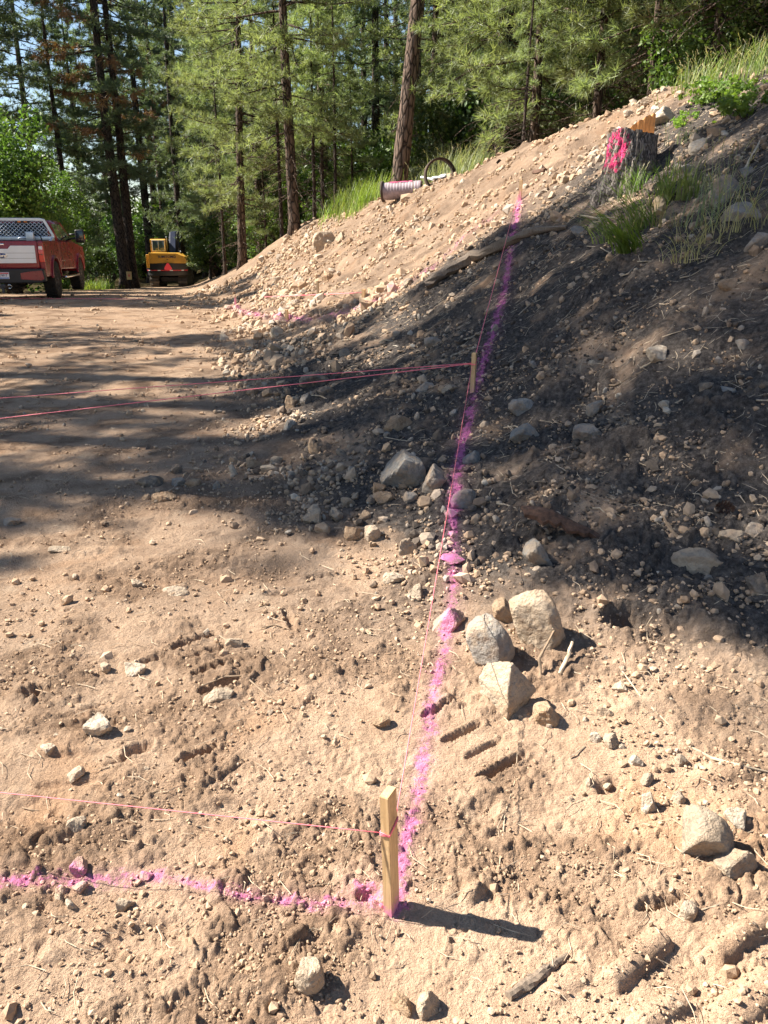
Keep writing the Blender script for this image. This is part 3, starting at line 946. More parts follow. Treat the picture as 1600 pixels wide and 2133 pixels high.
HERO = [
    (1118, 1278, 118, 152, 'tan', 12, 'tall pale boulder with a scooped front face, biggest stone at the foot of the bank', dict(sub=5, planes=8, rough=.022, depth=.9, tilt=8)),
    (1020, 1330, 102, 132, 'grey', 23, 'dark grey cracked boulder leaning against the tall pale boulder', dict(sub=5, planes=8, rough=.02, depth=.85, tilt=8)),
    (1060, 1425, 118, 122, 'tan', 37, 'tan boulder with an orange brown face in front of the dark cracked boulder', dict(sub=5, planes=8, rough=.03, tilt=10)),
    (935, 1287, 74, 54, 'pinkish', 41, 'rounded stone with a stripe of pink spray paint over it', dict(sub=4, planes=14, edge=.1, rough=.02, paint=True)),
    (1048, 1272, 46, 52, 'brown', 52, 'small brown stone wedged behind the dark cracked boulder', dict(sub=4)),
    (1138, 1487, 56, 52, 'brown', 63, 'blocky brown stone below the tan boulder', dict(sub=4, planes=8)),
    (840, 978, 98, 96, 'blue', 74, 'big angular grey boulder half sunk in the shaded toe', dict(sub=4, planes=8, rough=.025)),
    (912, 996, 66, 66, 'grey', 85, 'grey block beside the big angular boulder, touching the pink line', dict(sub=4, planes=9, paint=True)),
    (983, 953, 40, 36, 'blue', 96, 'grey stone with a pink tip on the painted line', dict(sub=4, paint=True)),
    (966, 1035, 56, 44, 'grey', 107, 'light grey stone with a pink foot beside the painted line', dict(sub=4, paint=True)),
    (1095, 897, 70, 46, 'blue', 118, 'rounded grey stone in the row above the shaded slope', dict(sub=4, planes=14, edge=.09)),
    (1225, 902, 64, 42, 'grey', 129, 'angular dark grey stone beside the rounded grey stone', dict(sub=4, planes=8)),
    (1087, 847, 58, 36, 'blue', 130, 'smooth blue grey stone up slope of the rounded grey stone', dict(sub=4, planes=10)),
    (1240, 848, 36, 36, 'grey', 131, 'pointed grey stone above the angular dark stone', dict(sub=3)),
    (1370, 738, 50, 40, 'pale', 141, 'pale rounded stone standing alone high on the shaded slope', dict(sub=4, planes=14, edge=.08)),
    (1120, 1152, 62, 70, 'blue', 152, 'grey stone propped under a slab of rotten bark', dict(sub=4, planes=8)),
    (1455, 1162, 118, 58, 'tan', 163, 'wide flat tan stone half buried in the bank', dict(sub=4, planes=9, bury=.42)),
    (1470, 1727, 112, 124, 'tan', 174, 'large tan wedge of rock, biggest of the three stones set close together', dict(sub=5, planes=8, rough=.025, tilt=12)),
    (1533, 1788, 90, 72, 'tan', 185, 'tan stone with a grey knob against the large tan wedge', dict(sub=4, planes=9)),
    (1535, 1708, 52, 44, 'pale', 196, 'white stone lying by the large tan wedge', dict(sub=4, planes=9)),
    (1352, 1668, 36, 52, 'pale', 207, 'upright pale stone on the sunlit dirt near the white stone', dict(sub=4, planes=9)),
    (1432, 1895, 42, 44, 'tan', 218, 'round tan stone near the squeezed mud bars', dict(sub=4, planes=16, edge=.12)),
    (645, 2030, 64, 76, 'tan', 229, 'tan stone with a flat top standing alone in the near dirt', dict(sub=4, planes=8)),
    (893, 2090, 52, 60, 'tan', 231, 'tan blocky stone nearest the bottom edge, before the crooked stick', dict(sub=4, planes=8)),
    (838, 2088, 48, 56, 'brown', 242, 'half buried brown stone beside the tan blocky stone', dict(sub=4, bury=.45)),
    (207, 1513, 60, 50, 'pale', 253, 'pale rounded stone with a dark underside on the track prints', dict(sub=4, planes=13, edge=.09)),
    (280, 1394, 46, 30, 'pale', 264, 'long pale stone throwing a short shadow above the rounded stone', dict(sub=4, planes=9)),
    (220, 1390, 24, 26, 'tan', 265, 'small tan stone beside the long pale stone', dict(sub=3)),
    (158, 1720, 42, 44, 'tan', 275, 'tan stone on the dirt between the string and the pink line', dict(sub=4)),
    (166, 1808, 36, 42, 'pinkish', 286, 'upright stone dusted with pink at the painted line', dict(sub=4, paint=True)),
    (128, 1853, 26, 20, 'pinkish', 297, 'low pink dusted stone beside the upright pink dusted stone', dict(sub=3, paint=True)),
    (166, 1850, 32, 28, 'pinkish', 298, 'rounded pink dusted stone below the upright pink dusted stone', dict(sub=3, paint=True)),
    (124, 1872, 26, 22, 'tan', 299, 'small tan stone just below the pink line', dict(sub=3)),
    (148, 1884, 28, 24, 'pale', 300, 'small pale stone below the pink dusted stones', dict(sub=3)),
    (262, 1878, 38, 36, 'tan', 301, 'tan clod stone with a deep shadow below the pink line', dict(sub=4)),
    (304, 1826, 26, 20, 'pinkish', 302, 'bright pink pebble on the painted line', dict(sub=3, paint=True)),
    (488, 1336, 40, 28, 'tan', 312, 'tan stone at the end of the row of track slots', dict(sub=4, planes=9)),
    (455, 1447, 62, 36, 'tan', 323, 'tan stone pressed into the track print', dict(sub=4, bury=.4)),
    (97, 1560, 32, 20, 'pale', 334, 'small flat pale stone by the pit in the track prints', dict(sub=3)),
    (157, 1612, 38, 26, 'pale', 335, 'flat pale stone with a pointed end', dict(sub=3)),
    (795, 1503, 38, 28, 'brown', 346, 'reddish brown stone near the string', dict(sub=4)),
    (850, 1138, 40, 44, 'tan', 357, 'tan slab standing on edge at the rim of the rock heap', dict(sub=4, planes=8)),
    (865, 1233, 38, 36, 'tan', 368, 'rounded tan stone close to the painted line', dict(sub=4, planes=14)),
    (822, 1204, 50, 30, 'pale', 379, 'flat pale stone with a dark undercut left of the painted line', dict(sub=4, planes=9)),
    (655, 790, 62, 40, 'dark', 380, 'dark angular stone under the strings', dict(sub=4, planes=8)),
    (680, 815, 38, 28, 'dark', 391, 'dark stone in front of the dark angular stone', dict(sub=3)),
    (605, 836, 22, 34, 'brown', 392, 'upright brown stone under the lower string', dict(sub=3, planes=8)),
    (636, 832, 24, 32, 'grey', 393, 'grey stone beside the upright brown stone', dict(sub=3)),
    (655, 927, 28, 40, 'brown', 394, 'brown stone standing on end above the orange patch', dict(sub=3, planes=8)),
    (790, 1020, 28, 38, 'brown', 405, 'egg shaped brown stone below the big angular boulder', dict(sub=4, planes=16, edge=.12)),
    (800, 1037, 46, 28, 'brown', 406, 'flat topped brown stone below the egg shaped stone', dict(sub=4)),
    (855, 1036, 32, 26, 'grey', 407, 'dull grey stone right under the big angular boulder', dict(sub=3)),
    (650, 1075, 40, 40, 'tan', 418, 'tan upright block at the back of the rock heap', dict(sub=4, planes=8)),
    (700, 1072, 30, 34, 'tan', 419, 'tan stone in the middle of the rock heap', dict(sub=4)),
    (672, 1100, 34, 30, 'tan', 420, 'round tan stone at the front of the rock heap', dict(sub=4)),
    (738, 1110, 42, 38, 'brown', 421, 'dark brown broken stone at the front of the rock heap', dict(sub=4, planes=8)),
    (776, 1108, 36, 38, 'tan', 422, 'split tan stone at the edge of the rock heap', dict(sub=4, planes=8)),
    (725, 1045, 30, 30, 'tan', 423, 'tan stone high on the rock heap', dict(sub=3)),
    (760, 1075, 28, 26, 'brown', 424, 'brown stone behind the split tan stone', dict(sub=3)),
    (885, 805, 40, 22, 'blue', 435, 'flat blue grey stone left of the middle stake', dict(sub=3, planes=8)),
    (940, 812, 40, 26, 'tan', 436, 'tan flat stone at the foot of the middle stake', dict(sub=3, planes=8)),
    (830, 880, 62, 40, 'brown', 446, 'brown curved stone slab above the big angular boulder', dict(sub=4, planes=7, depth=.6)),
    (578, 690, 32, 24, 'pale', 457, 'sunlit pale stone where the road meets the bank', dict(sub=3, planes=8)),
    (722, 690, 38, 26, 'tan', 458, 'sunlit tan stone at the edge of the tree shade', dict(sub=3, planes=8)),
    (676, 497, 52, 40, 'tan', 469, 'biggest sunlit boulder near the top of the far bank', dict(sub=4, planes=9)),
    (710, 492, 26, 24, 'tan', 470, 'smaller boulder touching the biggest sunlit boulder', dict(sub=3)),
    (684, 575, 30, 22, 'brown', 471, 'brown stone with a dark hollow below the sunlit boulders', dict(sub=3)),
    (625, 583, 26, 24, 'pale', 472, 'pale stone in the rubble by the short thin stake', dict(sub=3)),
    (605, 633, 26, 20, 'pale', 473, 'pale stone beside the stake at the pink marked toe', dict(sub=3)),
    (576, 688, 24, 18, 'tan', 474, 'tan stone tucked behind the sunlit pale stone', dict(sub=3)),
    (476, 640, 18, 14, 'pinkish', 475, 'purple painted stone at the end of the far string', dict(sub=3, paint=True)),
    (495, 640, 16, 14, 'pinkish', 476, 'second purple painted stone at the end of the far string', dict(sub=3, paint=True)),
    (850, 588, 22, 22, 'dark', 477, 'dark stone at the shade line above the dead log', dict(sub=3)),
    (1512, 392, 66, 64, 'blue', 480, 'leaning blue grey slab on the bank behind the grass', dict(sub=4, planes=7, depth=.45)),
    (1457, 303, 42, 40, 'pale', 491, 'pale split stone in the dark soil by the stump', dict(sub=4, planes=8)),
    (1432, 352, 44, 22, 'grey', 492, 'flat grey stone below the pale split stone', dict(sub=3)),
    (1553, 440, 84, 50, 'grey', 493, 'broad grey rock jutting from the bank under the slab', dict(sub=4, planes=8)),
    (1577, 503, 52, 44, 'blue', 494, 'blue grey rock below the broad jutting rock', dict(sub=4)),
    (1520, 592, 52, 28, 'brown', 495, 'crumbly brown stone on the upper bank', dict(sub=4, rough=.06)),
    (1555, 358, 28, 24, 'blue', 496, 'small blue stone above the leaning slab', dict(sub=3)),
    (1205, 480, 32, 24, 'grey', 497, 'flat grey stone on the dark soil above the dead log', dict(sub=3, planes=8)),
    (1238, 470, 26, 26, 'dark', 498, 'dark stone next to the flat grey stone', dict(sub=3)),
    (1385, 238, 66, 42, 'pale', 499, 'mossy pale slab on the crest behind the stump', dict(sub=4, planes=7)),
    (1350, 212, 34, 18, 'tan', 500, 'flat tan stone on the skyline of the bank', dict(sub=3)),
    (1312, 236, 28, 14, 'pale', 501, 'low pale stone on the skyline up from the stump', dict(sub=3)),
    (1462, 172, 18, 12, 'pale', 502, 'small pale stone under the crest grass', dict(sub=3)),
    (1185, 372, 30, 16, 'tan', 503, 'pale flat stone on the sunlit upper bank', dict(sub=3)),
    (1212, 330, 22, 16, 'tan', 504, 'rounded stone on the crest of the sunlit bank', dict(sub=3)),
    (1532, 1112, 74, 26, 'tan', 505, 'long flat stone poking from the bank above the wide flat stone', dict(sub=3, bury=.4)),
    (1572, 1103, 44, 28, 'grey', 506, 'grey stone behind the long flat stone', dict(sub=3)),
    (1582, 1215, 48, 64, 'dark', 507, 'dark crumbly lump at the edge of the picture', dict(sub=4, rough=.07)),
    (1290, 1432, 32, 26, 'pale', 518, 'pale chip of stone on the lit foot of the bank', dict(sub=3)),
    (1258, 1482, 38, 22, 'tan', 519, 'curved tan stone below the pale chip', dict(sub=3)),
    (1240, 1536, 28, 20, 'pale', 520, 'pale stone at the left of a close pair', dict(sub=3)),
    (1276, 1542, 36, 36, 'tan', 521, 'tan stone at the right of a close pair', dict(sub=3, planes=8)),
    (1325, 1584, 30, 26, 'pale', 522, 'pale cube shaped stone among the lit pebbles', dict(sub=3, planes=8)),
    (1348, 1625, 32, 26, 'tan', 523, 'tan stone just above the upright pale stone', dict(sub=3)),
    (1420, 1582, 28, 28, 'tan', 524, 'tan stone alone near the lit root', dict(sub=3)),
    (1412, 1660, 30, 28, 'tan', 525, 'tan stone above the large tan wedge', dict(sub=3)),
    (25, 1087, 36, 20, 'grey', 536, 'flat grey stone at the shaded road edge', dict(sub=3)),
    (125, 1143, 48, 18, 'tan', 537, 'low tan stone on the line where shade ends', dict(sub=3, bury=.4)),
    (285, 1216, 28, 22, 'tan', 538, 'tan stone just inside the sunlit dirt', dict(sub=3)),
    (365, 1232, 58, 16, 'tan', 539, 'long low clod of dirt lying on the sunlit ground', dict(sub=3, rough=.05)),
    (340, 1035, 52, 22, 'brown', 540, 'flat brown stone at the front of the shaded stone group', dict(sub=3)),
    (312, 1002, 52, 28, 'dark', 541, 'dark flat stone at the left of the shaded stone group', dict(sub=3)),
    (366, 978, 30, 24, 'dark', 542, 'dark stone at the back of the shaded stone group', dict(sub=3)),
    (372, 1004, 32, 22, 'grey', 543, 'grey stone in the middle of the shaded stone group', dict(sub=3)),
    (400, 1008, 36, 22, 'brown', 544, 'brown stone at the right of the shaded stone group', dict(sub=3)),
    (530, 962, 34, 26, 'brown', 545, 'orange brown stone in the small lit heap', dict(sub=3)),
    (560, 978, 36, 22, 'tan', 546, 'lit tan stone at the front of the small heap', dict(sub=3)),
    (575, 958, 30, 20, 'tan', 547, 'lit tan stone at the back of the small heap', dict(sub=3)),
    (720, 735, 28, 22, 'grey', 548, 'grey stone above the upper string', dict(sub=3)),
    (605, 885, 30, 26, 'blue', 549, 'blue black stone below the strings', dict(sub=3)),
    (905, 710, 44, 30, 'grey', 550, 'grey stone half buried between the log and the middle stake', dict(sub=3, bury=.4)),
    (1425, 645, 24, 18, 'tan', 551, 'tan stone on the upper shaded slope', dict(sub=3)),
    (1548, 716, 28, 22, 'grey', 552, 'grey stone far up the shaded slope near the edge', dict(sub=3)),
    (1510, 815, 46, 20, 'blue', 553, 'blue grey flake of stone on the shaded slope', dict(sub=3, planes=7)),
    (1478, 808, 40, 28, 'dark', 554, 'dark lump behind the blue grey flake', dict(sub=3, rough=.06)),
    (1385, 843, 26, 20, 'pale', 555, 'small pale flake on the shaded slope', dict(sub=3, planes=7)),
]
for (u, v, w, h, tone, seed, label, kw) in HERO:
    place_rock(u, v, w, h, tone, seed, label, **kw)

# smaller stones of the rubble: a handful of shapes, copied one by one
SMALL = [np_mesh('rock', *(lambda q: (q[0], q[1]))(rock_verts(900 + k, 2, 8, .04, .04)), False) for k in range(14)]
for me in SMALL: me.materials.append(M['rock'])
rngR = random.Random(77)
ZONES = [
    ((480, 480, 800, 640), 52, (8, 19), ('tan', 'tan', 'pale', 'brown'), 'small sunlit stone in the rubble below the big boulder on the far bank', 'rubble stones on the far bank'),
    ((470, 615, 720, 690), 26, (8, 18), ('tan', 'grey', 'pale', 'brown'), 'small stone in the rubble along the far toe by the pink marks', 'stones along the far toe'),
    ((760, 430, 1250, 600), 26, (7, 15), ('tan', 'pale', 'tan'), 'small pale stone scattered on the sunlit upper bank', 'stones on the sunlit upper bank'),
    ((560, 700, 960, 930), 34, (10, 24), ('grey', 'dark', 'brown', 'blue'), 'small grey stone in the shaded rubble near the strings', 'shaded rubble stones'),
    ((280, 930, 760, 1060), 34, (10, 24), ('grey', 'brown', 'dark', 'tan'), 'small stone along the shaded toe beside the road', 'stones along the shaded toe'),
    ((620, 1030, 900, 1160), 26, (10, 24), ('tan', 'brown', 'tan'), 'small stone packed into the rock heap by the painted line', 'stones of the rock heap'),
    ((1000, 640, 1590, 1060), 34, (9, 22), ('grey', 'brown', 'blue', 'pale'), 'small stone half sunk in the shaded dark slope', 'stones on the shaded slope'),
    ((1180, 1090, 1590, 1420), 20, (9, 24), ('grey', 'brown', 'dark'), 'small stone at the dark foot of the slope near the hollow', 'stones at the dark foot of the slope'),
    ((1180, 1440, 1590, 1700), 22, (10, 22), ('tan', 'pale', 'brown'), 'small pale stone on the lit dirt beside the cluster of boulders', 'stones on the lit foot of the slope'),
    ((10, 1180, 780, 2110), 38, (9, 20), ('tan', 'pale', 'tan'), 'small tan stone lying on the open sunlit dirt', 'stones on the open dirt'),
    ((860, 1800, 1590, 2120), 20, (9, 20), ('tan', 'pale', 'tan'), 'small tan stone on the dirt near the mud bars', 'stones near the mud bars'),
    ((1380, 250, 1590, 560), 16, (9, 22), ('grey', 'blue', 'pale'), 'small grey stone in the dark soil around the grass clumps', 'stones around the grass clumps'),
    ((20, 640, 460, 900), 22, (7, 14), ('tan', 'pale', 'grey'), 'small stone lying on the dappled haul road', 'stones on the haul road'),
]
for (u0, v0, u1, v1), n, (s0, s1), tones, label, group in ZONES:
    n = int(n * .5)
    for k in range(n):
        u, v = rngR.uniform(u0, u1), rngR.uniform(v0, v1)
        t, x, y, z = hit(u, v)
        if t > 40: continue
        w = (s0 + (s1 - s0) * rngR.random() ** 1.6) * t / F
        o = link('rock', SMALL[rngR.randrange(len(SMALL))])
        o.location = (x, y, z + w * .12)
        o.rotation_euler = (rngR.uniform(0, 6.3), rngR.uniform(0, 6.3), rngR.uniform(0, 6.3))
        q = rngR.uniform(.75, 1.25)
        o.scale = (w * q, w * rngR.uniform(.7, 1.2), w / q * rngR.uniform(.7, 1.))
        c = TONES[rngR.choice(tones)]
        j = rngR.uniform(.85, 1.15)
        o.color = (c[0] * j, c[1] * j, c[2] * j, 1)
        lab(o, label, 'rock', group)

# ------------------------------------------------------------------ survey stakes and strings
def stake(u, v, hgt, w, d, yaw, lean, label, mat='stake', paint_h=.0, xyz=None, wrap=None, group='survey stakes'):
    if xyz is None:
        t, x, y, z = hit(u, v)
    else:
        x, y, z = xyz
    o = empty('survey_stake', (x, y, z), R(yaw))
    o.rotation_euler = (R(lean[0]), R(lean[1]), R(yaw))
    mb = MB()
    hw, hd = w / 2, d / 2
    zs = [-.10, -.02, 0, .03, .06, .10, .16, hgt - .003, hgt]
    V = []; Fc = []
    for i, zz in enumerate(zs):
        k = .93 if i == len(zs) - 1 else 1.
        V += [(-hw * k, -hd * k, zz), (hw * k, -hd * k, zz), (hw * k, hd * k, zz), (-hw * k, hd * k, zz)]
    for i in range(len(zs) - 1):
        for q in range(4):
            Fc.append((4 * i + q, 4 * i + (q + 1) % 4, 4 * i + 4 + (q + 1) % 4, 4 * i + 4 + q))
    n = 4 * (len(zs) - 1)
    Fc.append((n, n + 1, n + 2, n + 3))
    mb.add(V, Fc)
    po = mb.build('post', M[mat], o)
    a = po.data.attributes.new('paint', 'FLOAT', 'POINT')
    a.data.foreach_set('value', [float(np.clip(1.1 - p[2] / max(paint_h, .001), 0, 1.1)) if paint_h else 0. for p in V])
    if wrap is not None:
        for dz in (0, .005, -.004):
            r = .0016
            e = .0018
            q = MB()
            q.tube([(-hw - e, -hd - e, wrap + dz), (hw + e, -hd - e, wrap + dz * .4), (hw + e, hd + e, wrap + .018 + dz), (-hw - e, hd + e, wrap + .012 - dz), (-hw - e, -hd - e, wrap + dz)], r, 5)
            q.build('string_knot', M['string'], o)
    lab(o, label, 'stake', group)
    return o

SK = {}
SK[1] = stake(816, 1897, .365, .022, .045, -27, (1.5, -1.0), 'nearest wooden survey stake, tall and pale with pink string tied round it', paint_h=.07, wrap=.255)
SK[2] = stake(984, 822, .30, .030, .038, -20, (0, .8), 'wooden survey stake half way up the pink line where two strings meet', paint_h=.10, wrap=.22)
SK[3] = stake(1083, 418, .27, .040, .045, -20, (0, 1), 'wooden survey stake with a red painted foot at the top of the pink line', paint_h=.16)
SK[4] = stake(757, 634, .22, .045, .05, -20, (0, 2), 'wooden survey stake on the lit bank holding the far string', paint_h=.0)
SK[5] = stake(598, 670, .19, .045, .05, -20, (0, 0), 'wooden survey stake at the pink marked toe of the far bank', paint_h=.06)
SK[6] = stake(663, 618, .28, .035, .04, -20, (0, -2), 'thin grey survey stake standing among the rubble of the far bank', mat='stake_old')
SK[7] = stake(491, 640, .24, .03, .035, -20, (0, 0), 'thin pink stake beside the purple painted stones', paint_h=.5, mat='stake_old')
XL1 = (-2.9, 2.0)
SK[8] = stake(0, 0, .33, .022, .045, -27, (0, 0), 'wooden stake out past the road holding the nearest string', xyz=(XL1[0], XL1[1], gz(*XL1)))
XL2 = (-6.5, 6.75)
SK[9] = stake(0, 0, .2, .03, .04, -20, (0, 0), 'wooden stake out past the road holding the two middle strings', xyz=(XL2[0], XL2[1], gz(*XL2)))

def string_line(a, b, r, label, sag=.0, n=24):
    a, b = Vector(a), Vector(b)
    pts = []
    for i in range(n + 1):
        t = i / n
        p = a.lerp(b, t)
        p.z -= sag * 4 * t * (1 - t)
        pts.append(p - a)
    mb = MB()
    mb.tube(pts, r, 5)
    o = mb.build('string_line', M['string'], None, a)
    lab(o, label, 'string', 'pink layout strings')
    return o

def sp_at(k, z, dx=0., dy=0.):
    l = SK[k].location
    return (l.x + dx, l.y + dy, l.z + z)

string_line(sp_at(1, .256, -.006, -.022), (XL1[0], XL1[1], gz(*XL1) + .26), .0012, 'thin pink string stretched across the open dirt from the nearest stake')
string_line(sp_at(1, .272, .010, .020), sp_at(2, .215, -.012, -.02), .0015, 'thin pink string running up from the nearest stake to the middle stake')
string_line(sp_at(2, .222, -.016), (-3.08 * 1.6, 6.23 + .26, gz(-3.08 * 1.6, 6.5) + .02), .0034, 'lower of two pink strings going from the middle stake across the road')
string_line(sp_at(2, .226, -.016), (-3.4 * 1.5, 6.93 + .62, gz(-5.1, 7.55) + .08), .0032, 'upper of two pink strings going from the middle stake across the road')
string_line(sp_at(2, .222, 0, .01), sp_at(3, .08, -.03), .0034, 'thin pink string running from the middle stake to the top stake')
q4 = sp_at(4, .17)
_t, _x, _y, _z = hit(545, 622)
string_line(q4, (_x, _y, _z + .03), .006, 'far pink string across the rubble at the lit stake')
_a = hit(300, 627); _b = hit(-40, 626)
string_line((_a[1], _a[2], _a[3] + .05), (_b[1], _b[2], _b[3] + .06), .008, 'far pink string lying across the road behind the pickup')

# ------------------------------------------------------------------ dead wood, roots, sticks
def limb(pts_px, radii, mat, label, name='stick', cat='stick', lift=.5, group=None, seed=1, n=9, knots=0, z_off=None):
    rng = random.Random(seed)
    P3 = []
    for i, (u, v) in enumerate(pts_px):
        t, x, y, z = hit(u, v)
        zo = radii[min(i, len(radii) - 1)] * lift if z_off is None else z_off[i]
        P3.append(Vector((x, y, z + zo)))
    # resample
    pts = []; rad = []
    for i in range(len(P3) - 1):
        for k in range(4):
            f = k / 4
            p = P3[i].lerp(P3[i + 1], f)
            r = radii[i] * (1 - f) + radii[i + 1] * f
            p = p + Vector((rng.uniform(-1, 1), rng.uniform(-1, 1), rng.uniform(-.5, 1))) * r * .2
            pts.append(p); rad.append(r * rng.uniform(.88, 1.1))
    pts.append(P3[-1]); rad.append(radii[-1])
    o0 = pts[0].copy()
    mb = MB()
    mb.tube([p - o0 for p in pts], rad, n, jit=.2, rng=rng, smooth=False)
    for k in range(knots):
        i = rng.randrange(2, len(pts) - 2)
        d = Vector((rng.uniform(-1, 1), rng.uniform(-1, 1), rng.uniform(.2, 1))).normalized()
        mb.tube([pts[i] - o0, pts[i] - o0 + d * rad[i] * 2.2], [rad[i] * .45, rad[i] * .2], 6)
    o = mb.build(name, M[mat], None, o0)
    lab(o, label, cat, group)
    return o

limb([(888, 606), (930, 580), (985, 552), (1050, 522), (1115, 493), (1180, 478)], [.06, .068, .07, .062, .045, .02], 'log',
     'long dead log lying on the bank across the shade line', 'dead_log', 'log', 1.2, seed=3, n=12, knots=4)
limb([(1058, 2082), (1095, 2058), (1130, 2035), (1160, 2010), (1182, 1992)], [.010, .013, .012, .010, .005], 'log', 'thick crooked stick half covered with dust near the bottom edge', seed=5, knots=2)
limb([(1600, 1612), (1540, 1600), (1480, 1582), (1425, 1552)], [.004, .005, .005, .003], 'root_pale', 'long pale root curving over the lit dirt at the side', 'root', 'root', 1.2, seed=6)
limb([(1165, 1410), (1180, 1388), (1190, 1368)], [.008, .008, .006], 'root_pale', 'short pale stick propped beside the boulders', seed=7, z_off=[.01, .03, .06])
limb([(1160, 1345), (1122, 1402), (1128, 1420)], [.004, .006, .006], 'twig', 'dark twig hanging over the tan boulder', seed=8, z_off=[.10, .06, .0])
limb([(420, 1432), (470, 1418), (510, 1410), (560, 1455), (600, 1470)], [.003, .004, .004, .003, .002], 'twig', 'thin dark root crossing the track prints', 'root', 'root', 1.4, seed=9)
limb([(282, 1668), (330, 1652), (405, 1642)], [.002, .003, .0015], 'twig', 'thin forked twig under the nearest string', seed=10, lift=2)
limb([(705, 1845), (725, 1790), (770, 1750)], [.003, .003, .0015], 'twig', 'thin bent twig beside the nearest stake', seed=11, lift=2)
limb([(1040, 1810), (1052, 1700), (1075, 1620), (1078, 1560)], [.0016, .0016, .0014, .001], 'root_pale', 'long thin dry stem lying up the lit dirt right of the nearest stake', seed=12, lift=2)
limb([(1280, 1380), (1340, 1460), (1400, 1520), (1440, 1555)], [.0025, .0025, .002, .0015], 'root_pale', 'hair thin pale root below the shaded foot of the slope', 'root', 'root', 2, seed=13)
limb([(1160, 1395), (1210, 1408), (1242, 1425)], [.0025, .003, .002], 'root_pale', 'pale dry root right of the tan boulder', 'root', 'root', 2, seed=14)
limb([(1385, 1168), (1420, 1200), (1470, 1230), (1520, 1262)], [.006, .006, .005, .003], 'twig', 'dark root hanging below the wide flat stone', 'root', 'root', 1.5, seed=15)
limb([(1380, 1080), (1395, 1110), (1425, 1140)], [.008, .010, .006], 'twig', 'brown root sticking out above the wide flat stone', 'root', 'root', 1.5, seed=16)
limb([(1200, 800), (1280, 808), (1340, 775)], [.006, .006, .003], 'twig', 'dark bent twig on the slope right of the middle stake', seed=17, lift=1.5)
limb([(1345, 718), (1400, 700), (1450, 682)], [.003, .003, .002], 'root_pale', 'pale straw stem lying near the pale rounded stone', seed=18, lift=2)
limb([(1062, 1000), (1068, 1030), (1082, 1040)], [.003, .003, .002], 'root_pale', 'pale curled root on the slope right of the painted line', 'root', 'root', 2, seed=19)
limb([(755, 905), (800, 915), (860, 922)], [.004, .004, .002], 'root_pale', 'pale thin root above the big angular boulder', 'root', 'root', 2, seed=20)
limb([(1590, 290), (1560, 340), (1545, 372)], [.012, .012, .014], 'root_pale', 'grey dead branch leaning on the bank beside the leaning slab', 'dead_branch', 'branch', 1.5, seed=21)
limb([(1230, 560), (1330, 548), (1440, 545), (1500, 535)], [.004, .004, .004, .002], 'root_pale', 'long pale stem lying below the grass clumps', seed=22, lift=2)
limb([(965, 282), (1000, 305), (1040, 340)], [.05, .055, .05], 'bark_dark', 'broken dark branch leaning at the forest edge above the bank', 'dead_branch', 'branch', 1., seed=23, z_off=[.9, .45, .0])
limb([(1115, 412), (1142, 400)], [.03, .035], 'log', 'short weathered wood chunk beside the top stake', 'wood_chunk', 'wood', .6, seed=24)
limb([(1112, 362), (1136, 358)], [.03, .035], 'barkslab', 'short reddish wood chunk on the crest of the bank', 'wood_chunk', 'wood', .6, seed=25)
limb([(1368, 460), (1372, 442), (1378, 425)], [.045, .05, .05], 'cut', 'short sawn branch end lying in the grass below the stump', 'wood_chunk', 'wood', .9, seed=26)
rngW = random.Random(91)
for (u0, v0, u1, v1), n, label, grp, mt in [
    ((900, 640, 1580, 1080), 16, 'short dry twig lying on the shaded slope', 'twigs on the shaded slope', 'root_pale'),
    ((1180, 420, 1590, 640), 14, 'dry straw stem tangled under the grass clumps', 'stems under the grass clumps', 'root_pale'),
    ((20, 1200, 780, 2100), 16, 'short dark twig lying on the open sunlit dirt', 'twigs on the open dirt', 'twig'),
    ((850, 1450, 1590, 2100), 14, 'short thin root lying on the lit dirt beside the stones', 'roots on the lit dirt', 'root_pale'),
    ((560, 700, 950, 1000), 10, 'short twig caught in the shaded rubble', 'twigs in the shaded rubble', 'root_pale')]:
    for k in range(n):
        u, v = rngW.uniform(u0, u1), rngW.uniform(v0, v1)
        L = rngW.uniform(22, 70); a = rngW.uniform(-.9, .9)
        du, dv = L * math.cos(a), L * math.sin(a) * .7
        t = hit(u, v)[0]
        r = t * .00075 * rngW.uniform(.8, 1.6)
        limb([(u, v), (u + du * .5, v + dv * .5 + rngW.uniform(-8, 8)), (u + du, v + dv)], [r, r, r * .5], mt, label, 'twig', 'twig', 2.5, grp, seed=300 + k, n=4)

